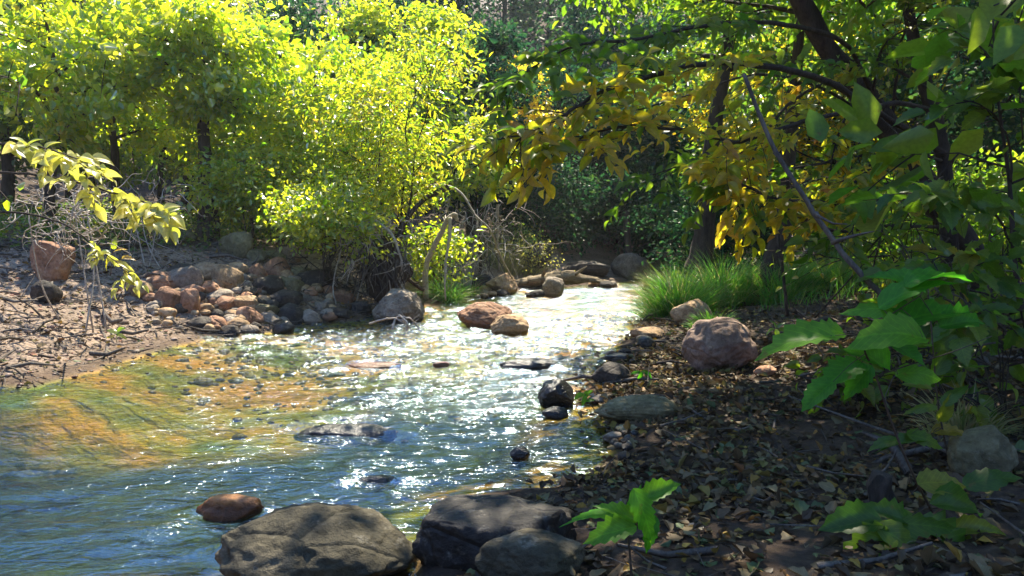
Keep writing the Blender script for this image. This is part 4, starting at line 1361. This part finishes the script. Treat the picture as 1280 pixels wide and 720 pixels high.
def tuft(label, px, py, Y, w, hgt, n, seed, mat='grass', dep=.8, tpl=BLADE, name='grass_tuft'):
    rr = np.random.default_rng(seed)
    c = P(px, py, Y)
    W, H = w * Y / F, hgt * Y / F
    n = int(n * 1.3)
    a = rr.uniform(0, 6.28, n)
    rd = np.sqrt(rr.random(n)) * (1 + .35 * (rr.random(n) < .2)) * (.8 + .3 * np.sin(a * 3 + seed))
    p = np.stack([c[0] + rd * np.cos(a) * W * .42, c[1] + rd * np.sin(a) * W * .42 * dep, np.zeros(n)], 1)
    p[:, 2] = np.maximum(gz(p[:, 0], p[:, 1]), -.05) - .02
    d = rr.normal(size=(n, 3)) * .28 + np.stack([np.cos(a) * rd * .45, np.sin(a) * rd * .45, np.ones(n)], 1)
    nn = -np.stack([np.cos(a), np.sin(a), np.zeros(n)], 1) * 1.0 + rr.normal(size=(n, 3)) * .45
    nn = -nn
    nn[:, 2] = -.2
    mb = MB()
    ln = H * 1.15 * rr.uniform(.35, 1.15, n) * (1.05 - .45 * rd ** 2)
    scatter(mb, tpl[0], tpl[1], p, d, nn, ln, .0135 / ln * rr.uniform(.6, 1.4, n), 1.0, rr.random(n))
    o = mb.build(name, M[mat], origin=[c[0], c[1], float(gz(c[0], c[1]))])
    return tag(o, label, 'grass')


def brush(label, px, py, Y, w, hgt, n, seed, mat='pale_wood', name='dead_brush', cat='dead brush', r=.006, droop=1.0):
    rr = np.random.default_rng(seed)
    c = P(px, py, Y)
    W, H = w * Y / F, hgt * Y / F
    mb = MB()
    for i in range(n):
        p0 = c + [rr.uniform(-.5, .5) * W, rr.uniform(-.35, .35), H * rr.uniform(.15, 1.0)]
        d = nrmz(rr.normal(size=3) * [1, .7, .7] + [0, 0, -.25 * droop])
        pth = [p0]
        seg = rr.uniform(.05, .16) * max(W, H) * .6
        for k in range(rr.integers(4, 8)):
            d = nrmz(d + rr.normal(size=3) * .45 + [0, 0, -.14 * droop])
            pth.append(pth[-1] + d * seg)
        pth = np.array(pth)
        pth[:, 2] = np.maximum(pth[:, 2], gz(pth[:, 0], pth[:, 1]) + .01)
        pth = smooth_path(pth, 3)
        tube(mb, pth, np.linspace(r * rr.uniform(.6, 1.8), .002, len(pth)), 4)
    g0 = np.array([c[0], c[1], float(gz(c[0], c[1]))])
    for i in range(4):
        s = g0 + [rr.uniform(-.6, .6) * W, rr.uniform(-.3, .3), -.05]
        e = c + [rr.uniform(-.4, .4) * W, rr.uniform(-.3, .3), H * rr.uniform(.6, 1)]
        tube(mb, smooth_path([s, (s + e) / 2 + rr.normal(size=3) * .07, e], 4), np.linspace(r * 2, r, 9), 5)
    return tag(mb.build(name, M[mat], origin=g0), label, cat)


brush('tangled grey dead brush hanging at the left edge above the red brown boulder', 88, 318, 9.6, 105, 90, 150, 501)
brush('sparser grey dead twigs between the dead brush and the dim olive boulder', 178, 305, 12.5, 100, 75, 60, 502)
brush('dry brown twigs standing along the far shore behind the tan angular boulder', 604, 342, 19.2, 80, 75, 90, 503, 'bark_grey', droop=.6)
tuft('pale dry stems standing in the weeds above the tan angular boulder', 625, 350, 21.0, 70, 56, 260, 614, 'drygrass')
tree('shrub', 'pale weedy bush with sunlit small leaves at the left end of the drift log', 660, 21.2, 1.1, .6, .1, 'pale', 600, .045, .02, 26, stems=6, nl=5, prof=FULL, cat='shrub')
brush('messy tangle of pale bare twigs between the bent limb and the far shore', 590, 345, 18.2, 130, 95, 130, 509, r=.008)
brush('pale bare twigs hanging around the root ball', 480, 350, 13.6, 95, 80, 60, 510, r=.008)
brush('tangle of dark twigs under the shrub on the undercut bank', 415, 372, 14.0, 110, 70, 80, 504, 'bark', r=.008)
for lab, pts in (('low pale twig loop at the foot of the large ridge boulder, left one', [(462, 404, 11.3), (478, 398, 11.2), (492, 397, 11.1), (504, 402, 11.1), (508, 411, 11.1)]),
                 ('low pale twig loop at the foot of the large ridge boulder, right one', [(490, 411, 11.0), (493, 400, 11.1), (500, 394, 11.1), (511, 397, 11.1), (520, 405, 11.2), (526, 410, 11.2)]),
                 ('pale twig crossing the two loops by the large ridge boulder', [(498, 394, 11.1), (507, 402, 11.0), (509, 412, 11.0)])):
    stick(lab, pts, .012, .006, name='dead_twig', cat='twig')
brush('thin dark twigs behind the broad leaves at the right edge', 1190, 480, 4.6, 130, 190, 50, 506, 'bark_grey', r=.004, droop=.7)
brush('dark dead brush in the shade left of the lime saplings', 205, 300, 15.5, 110, 60, 60, 507, 'bark')
brush('dim tangle of fine twigs hanging from the big leaning trunk', 1130, 300, 9.4, 190, 150, 90, 508, 'bark', r=.006)

# stump on the right bank
q = GT(1098, 642)
root = empty('stump', q, 'small dark rotten stump beside the grey fallen branch', 'stump')
mb = MB()
pth = np.array([q + [0, 0, -.05], q + [.01, 0, .05], q + [0, 0.01, .12], q + [.015, 0, .18]])
tube(mb, pth, np.array([.085, .06, .05, .035]), 16, rough=.9)
mb.build('wood', M['bark'], root)
mb = MB()
for i in range(7):
    a = i * .9
    pth = q + np.array([[0, 0, .05], [.08 * math.cos(a), .08 * math.sin(a), .015], [.17 * math.cos(a), .17 * math.sin(a), -.03]])
    tube(mb, smooth_path(pth, 3), np.linspace(.03, .008, 7), 5)
mb.build('roots', M['bark'], root)


# ------------------------------------------------------------------ grass
tuft('dense green grass clump overhanging the water on the right bank', 850, 396, 12.6, 95, 62, 1500, 601)
tuft('tall green grass clump at the crest of the right bank, right of the overhanging one', 905, 385, 13.4, 115, 64, 1700, 602)
tuft('low green grass around the foot of the leaning tan boulder', 890, 420, 10.5, 60, 26, 420, 603)
tuft('tall grass clump around the dark slanted trunk', 975, 378, 13.0, 110, 58, 1500, 604)
tuft('sunlit pale green grass behind the bare slanting stick', 1045, 368, 13.5, 115, 52, 1500, 605, 'grass')
tuft('shaded grass clump right of the sunlit pale grass', 1120, 372, 13, 90, 44, 900, 606)
tuft('green grass clump reaching far back along the right shore', 845, 372, 16.5, 70, 40, 900, 607)
tuft('bright green grass tuft on the left bank under the bent limb', 558, 372, 16.1, 50, 38, 550, 608, tpl=BLADE2)
tuft('dry pale weeds along the far shore above the drift log', 655, 345, 21.5, 80, 36, 600, 609, 'drygrass')
tuft('small bright grass tuft between tan angular boulder and bent limb', 588, 372, 17.9, 34, 18, 220, 610, tpl=BLADE2)
tuft('tuft of reddish dry grass at the far end of the right shore', 818, 360, 19.5, 45, 26, 400, 611, 'drygrass')
tuft('small grass tuft in the litter at the right of the rounded boulder', 1010, 425, 8.4, 60, 26, 300, 612)
tuft('dry grass below the rough tan boulder at the right edge', 1200, 560, 4.4, 110, 60, 260, 613, 'drygrass')

mb = MB()
p = points(9000, 2.5, 14, 11.5, 22, lambda x, y: (leftness(x, y) < .3) & (wdist(x, y) > .25) & (pn(x * .45, y * .45, 3.3) > -.25))
nb = len(p)
d = rng.normal(size=(nb, 3)) * .3
d[:, 2] += 1
scatter(mb, *BLADE, p, d, rng.normal(size=(nb, 3)), .34 * np.exp(rng.normal(0, .3, nb)), .03, 1.0, rng.random(nb))
tag(mb.build('meadow_grass', M['grass']), 'loose grass covering the right bank behind the clumps', 'grass', kind='stuff')
mb = MB()
p = points(11000, -11, 3, 12, 22, lambda x, y: (leftness(x, y) > .7) & (wdist(x, y) > 3.2))
nb = len(p)
scatter(mb, *LEAF, p + [0, 0, .1] * np.ones((nb, 1)) * rng.random((nb, 1)) * 5, rand_dir(nb, .4), up_nrm(nb, .6), .075 * np.exp(rng.normal(0, .3, nb)), .6, 1.0, rng.random(nb))
tag(mb.build('undergrowth', M['green']), 'low green undergrowth under the left bank trees', 'undergrowth', kind='stuff')


# ------------------------------------------------------------------ foreground plants with broad leaves
def plant(name, label, stem_pts, leaves, mat='big_green', cat='plant', r0=.006, tpl=NEAR, wr=.55, rs=1, twigs=()):
    """leaves: (px, py, Y, length px, angle deg in the picture, tilt)  - each leaf placed in space, joined by a stalk"""
    rr = np.random.default_rng(rs)
    path = smooth_path([P(*q) for q in stem_pts], 6)
    g = path[0]
    root = empty(name, g, label, cat)
    tb, lb = MB(), MB()
    tube(tb, path, np.linspace(r0, r0 * .4, len(path)), 6)
    allp = [path]
    for tw in twigs:
        q = smooth_path([P(*a) for a in tw], 5)
        tube(tb, q, np.linspace(r0 * .6, r0 * .25, len(q)), 5)
        allp.append(q)
    allp = np.concatenate(allp)
    for (px, py, Y, lp, ang, tl) in leaves:
        c = P(px, py, Y)
        L_ = lp * Y / F
        a = R(ang)
        d = np.array([math.cos(a), rr.uniform(-.45, .1), math.sin(a)])
        d = nrmz(d)
        nn = np.array([rr.normal() * .2, -.55 + tl, .8])
        b = c - d * L_ * .5
        tp = leaf_template(12, rr.uniform(.1, .28), rr.uniform(.05, .45), rr.uniform(-.05, .22), rr.uniform(-.06, .06))
        tw_ = rr.normal() * .5
        tv = tp[0].copy()
        tv[:, 2] += tw_ * tv[:, 1] * tv[:, 0] * .6 + .05 * pn(tv[:, 0] * 4 + px, tv[:, 1] * 4, 1.5)
        tv[:, 1] += .08 * rr.normal() * tv[:, 0] ** 2
        scatter(lb, tv, tp[1], b[None], d[None], nn[None], np.array([L_]), wr * rr.uniform(.85, 1.1), rr.uniform(.7, 1.4), np.array([rr.random()]))
        k = np.argmin(((allp - b) ** 2).sum(1))
        s = allp[k]
        mid = (s + b) / 2 + np.array([0, 0, .01])
        tube(tb, smooth_path([s, mid, b + d * L_ * .05], 3), np.linspace(r0 * .35, .0012, 7), 4)
    tb.build('stem', M['twig'], root)
    lb.build('foliage', M[mat], root)
    return root


plant('seedling', 'bright green broad leaved seedling at the bottom of the view beside the mossy stone',
      [(790, 735, 2.75), (788, 700, 2.75), (784, 660, 2.75), (780, 640, 2.75)],
      [(735, 643, 2.75, 78, 176, .1), (772, 640, 2.7, 60, 150, 0), (806, 645, 2.65, 74, -68, -.3), (826, 615, 2.75, 58, 28, .1), (762, 668, 2.65, 74, 190, 0), (812, 668, 2.7, 50, -110, -.2),
       (792, 630, 2.8, 50, 70, 0)], wr=.48, rs=3)
plant('leafy_shoot', 'green shoot with very broad leaves reaching in from the right edge over the litter',
      [(1165, 640, 3.2), (1140, 590, 3.15), (1115, 530, 3.1), (1095, 470, 3.05), (1080, 430, 3.0), (1105, 400, 3.0), (1150, 370, 3.0)],
      [(992, 432, 2.9, 104, 196, .1), (1030, 412, 3.0, 60, 170, 0), (1112, 416, 2.9, 100, 172, 0), (1160, 392, 3.0, 100, 25, .1), (1050, 468, 3.0, 74, 200, 0), (1022, 494, 2.95, 56, 215, 0),
       (1085, 448, 3.05, 64, 150, .1), (1072, 478, 3.0, 56, 230, 0), (1130, 440, 3.1, 60, -30, 0), (1140, 360, 3.0, 92, 40, .1), (1092, 384, 3.05, 70, 165, .1), (1172, 345, 3.0, 80, 20, 0),
       (1150, 465, 3.1, 60, 10, 0), (1205, 402, 3.0, 70, 14, 0), (1125, 350, 3.2, 70, 150, 0)], wr=.58, rs=4,
      twigs=[[(1095, 470, 3.05), (1140, 455, 3.1), (1190, 440, 3.1), (1240, 420, 3.15)]])
plant('leafy_shoot', 'upright shoot of smaller green leaves right of the broad leaved shoot',
      [(1200, 640, 3.7), (1185, 570, 3.7), (1172, 500, 3.7), (1165, 420, 3.7), (1160, 360, 3.7)],
      [(1150, 510, 3.6, 44, 185, 0), (1130, 550, 3.6, 60, 170, 0), (1160, 548, 3.6, 56, -8, 0), (1105, 553, 3.6, 40, 190, 0), (1195, 492, 3.6, 46, 40, 0), (1148, 480, 3.7, 36, 160, 0),
       (1190, 540, 3.7, 50, 0, 0), (1180, 450, 3.7, 44, 60, 0), (1145, 430, 3.7, 46, 170, 0), (1210, 460, 3.7, 50, 20, 0), (1182, 510, 3.6, 40, 75, 0)], 'shade_green', rs=5, wr=.5)
plant('leafy_shoot', 'low cluster of dark green leaves in the bottom right corner',
      [(1150, 735, 3.0), (1140, 700, 3.0), (1120, 670, 3.0), (1100, 650, 3.0)],
      [(1065, 655, 2.95, 84, 184, .1), (1110, 640, 3.0, 60, 150, 0), (1155, 655, 2.95, 84, 12, 0), (1180, 600, 3.05, 70, 10, 0), (1200, 635, 3.0, 80, -8, 0), (1130, 680, 2.9, 80, -30, 0), (1190, 672, 2.95, 90, -15, 0),
       (1080, 690, 2.9, 90, 200, 0), (1225, 660, 3.0, 70, 20, 0), (1240, 600, 3.1, 70, 20, 0), (1232, 690, 2.95, 80, 0, 0)], 'shade_green', rs=6, wr=.55)
RS = tree('sapling', 'leafy green sapling rising at the right edge in front of the dark trunks', path=pix_path([(1300, 600, 4.4), (1290, 450, 4.4), (1270, 340, 4.4), (1262, 230, 4.4), (1245, 100, 4.4), (1240, -20, 4.4)]), h=3.2, r=.7, z0=1.5,
          pal='shade_green', n=160, leaf=.15, tr=.022, seed=72, nl=5)
spray(RS, 'branch', [(1285, 400, 4.4), (1240, 350, 4.2), (1190, 320, 4.0), (1140, 325, 3.9)], .008, .003, SG, 12, .16, 311, .26, 5, .2, wr=.62, tpl=NEAR)
spray(RS, 'branch', [(1275, 330, 4.4), (1240, 270, 4.2), (1195, 240, 4.1), (1150, 250, 4.0)], .008, .003, SG, 11, .16, 312, .26, 5, .2, wr=.62, tpl=NEAR)
spray(RS, 'branch', [(1265, 230, 4.4), (1250, 170, 4.3), (1225, 140, 4.2), (1205, 135, 4.1)], .007, .003, SG, 6, .15, 313, .26, 5, .2, wr=.62, tpl=NEAR)
spray(RS, 'branch', [(1288, 450, 4.4), (1250, 410, 4.1), (1210, 390, 3.9), (1180, 400, 3.8)], .007, .003, SG, 9, .15, 314, .24, 5, .2, wr=.62, tpl=NEAR)
spray(RS, 'branch', [(1250, 110, 4.4), (1230, 60, 4.3), (1205, 40, 4.2)], .007, .003, SG, 5, .15, 315, .24, 5, .2, wr=.62, tpl=NEAR)
plant('sprout', 'tiny yellow green sprout beside the big rounded boulder', [(968, 428, 8.0), (970, 418, 8.0), (971, 410, 8.0)],
      [(963, 414, 8, 13, 200, 0), (975, 406, 8, 13, 50, 0), (979, 412, 8, 12, 0, 0), (967, 405, 8, 12, 120, 0), (971, 417, 7.9, 12, -80, 0)], 'yellow', rs=8, r0=.005)
plant('sprout', 'tiny green sprout beside the dark wet boulder on the right shore', [(800, 476, 7.0), (801, 470, 7.0), (802, 465, 7.0)],
      [(795, 466, 7, 14, 170, 0), (808, 465, 7, 14, 10, 0), (800, 470, 6.9, 12, 240, 0), (810, 470, 6.9, 12, -30, 0)], 'big_green', rs=9, r0=.005)
plant('sprout', 'thin green sprig leaning over the water at the black wet boulder', [(748, 517, 6.0), (740, 508, 6.0), (734, 498, 6.0), (729, 490, 6.0)],
      [(724, 496, 6, 16, 200, 0), (735, 492, 6, 14, 60, 0), (730, 501, 5.95, 14, 250, 0), (738, 500, 6, 12, 10, 0)], 'big_green', rs=10, r0=.005)
plant('sprout', 'small yellowing weed on the pale left gravel', [(146, 428, 8.6), (146, 420, 8.6), (147, 412, 8.6)],
      [(140, 414, 8.6, 14, 160, 0), (152, 413, 8.6, 14, 30, 0), (146, 420, 8.5, 13, 240, 0), (153, 420, 8.5, 12, -20, 0), (138, 421, 8.5, 12, 190, 0)], 'yellow', rs=11, r0=.005)
plant('sprout', 'leafy green weed under the hanging pale leaves at left', [(138, 345, 9.8), (140, 325, 9.8), (142, 310, 9.8)],
      [(128, 315, 9.8, 18, 170, 0), (150, 312, 9.8, 18, 20, 0), (134, 328, 9.7, 18, 210, 0), (150, 330, 9.7, 18, -20, 0), (160, 322, 9.7, 16, 10, 0), (142, 304, 9.8, 16, 80, 0)], 'yellow', rs=12, r0=.006)

for lab, px, Y, hh, r_, n_, sd in (('low leafy shrub at the right edge beside the rough tan boulder', 1262, 4.5, 1.05, .42, 110, 81),
                                   ('low leafy shrub with broad green leaves behind the upright leafy shoot', 1165, 5.6, 1.0, .5, 150, 82),
                                   ('small leafy shrub low on the litter left of the dry grass', 1085, 5.2, .5, .32, 70, 83),
                                   ('leafy green shrub filling the shade under the leaning trunk', 1215, 7.2, 1.7, .8, 420, 84)):
    tree('leafy_shrub', lab, px, Y, hh, r_, .12, 'shade_green', n_, .12, .012, sd, stems=4, nl=5, cat='shrub', sig=.16, tpl=NEAR2, wr=.58, prof=FULL)

# ------------------------------------------------------------------ light
AZ, EL = R(6), R(57)        # sun ahead of the camera, a little to the right
sun = bpy.data.lights.new('sun', 'SUN')
sun.energy = 5.0
sun.angle = R(.5)
sun.color = (1, .90, .71)
so = bpy.data.objects.new('sun', sun)
COL.objects.link(so)
to = Vector((math.sin(AZ) * math.cos(EL), math.cos(AZ) * math.cos(EL), math.sin(EL)))
so.rotation_euler = to.to_track_quat('Z', 'Y').to_euler()
so.location = (0, 0, 30)

w = bpy.data.worlds.new('World')
scene.world = w
w.use_nodes = True
nt = w.node_tree
nt.nodes.clear()
o = nt.nodes.new('ShaderNodeOutputWorld')
bg = nt.nodes.new('ShaderNodeBackground')
sky = nt.nodes.new('ShaderNodeTexSky')
sky.sky_type = 'NISHITA'
sky.sun_disc = False
sky.sun_elevation = EL
sky.sun_rotation = AZ
sky.air_density = 1.0
sky.dust_density = 0.0
sky.ozone_density = 9.0
bg.inputs['Strength'].default_value = .15
nt.links.new(sky.outputs[0], bg.inputs['Color'])
nt.links.new(bg.outputs[0], o.inputs['Surface'])

hm = bpy.data.materials.new('haze')
hm.use_nodes = True
ht = hm.node_tree
ht.nodes.clear()
ho = ht.nodes.new('ShaderNodeOutputMaterial')
hv = ht.nodes.new('ShaderNodeVolumePrincipled')
hv.inputs['Color'].default_value = (.9, .93, 1, 1)
hv.inputs['Density'].default_value = .0006
hv.inputs['Anisotropy'].default_value = .3
ht.links.new(hv.outputs[0], ho.inputs['Volume'])
hb = MB()
x0, x1, y0, y1, z0, z1 = -170, 170, -70, 210, -2.0, 45.0
c8 = [[x, y, z] for x in (x0, x1) for y in (y0, y1) for z in (z0, z1)]
hb.add(c8, [np.array([[0, 1, 3, 2], [4, 6, 7, 5], [0, 4, 5, 1], [2, 3, 7, 6], [0, 2, 6, 4], [1, 5, 7, 3]])])
tag(hb.build('haze', hm, smooth=False), kind='stuff')
scene.cycles.volume_bounces = 0

vs = scene.view_settings
vs.view_transform = 'Standard'
vs.look = 'None'
vs.exposure = 1.65
vs.gamma = 1
scene.cycles.use_denoising = True
scene.cycles.max_bounces = 10
scene.cycles.transparent_max_bounces = 12
scene.cycles.diffuse_bounces = 4
scene.cycles.transmission_bounces = 6
scene.cycles.sample_clamp_indirect = 8
scene.cycles.caustics_reflective = False
scene.cycles.caustics_refractive = False
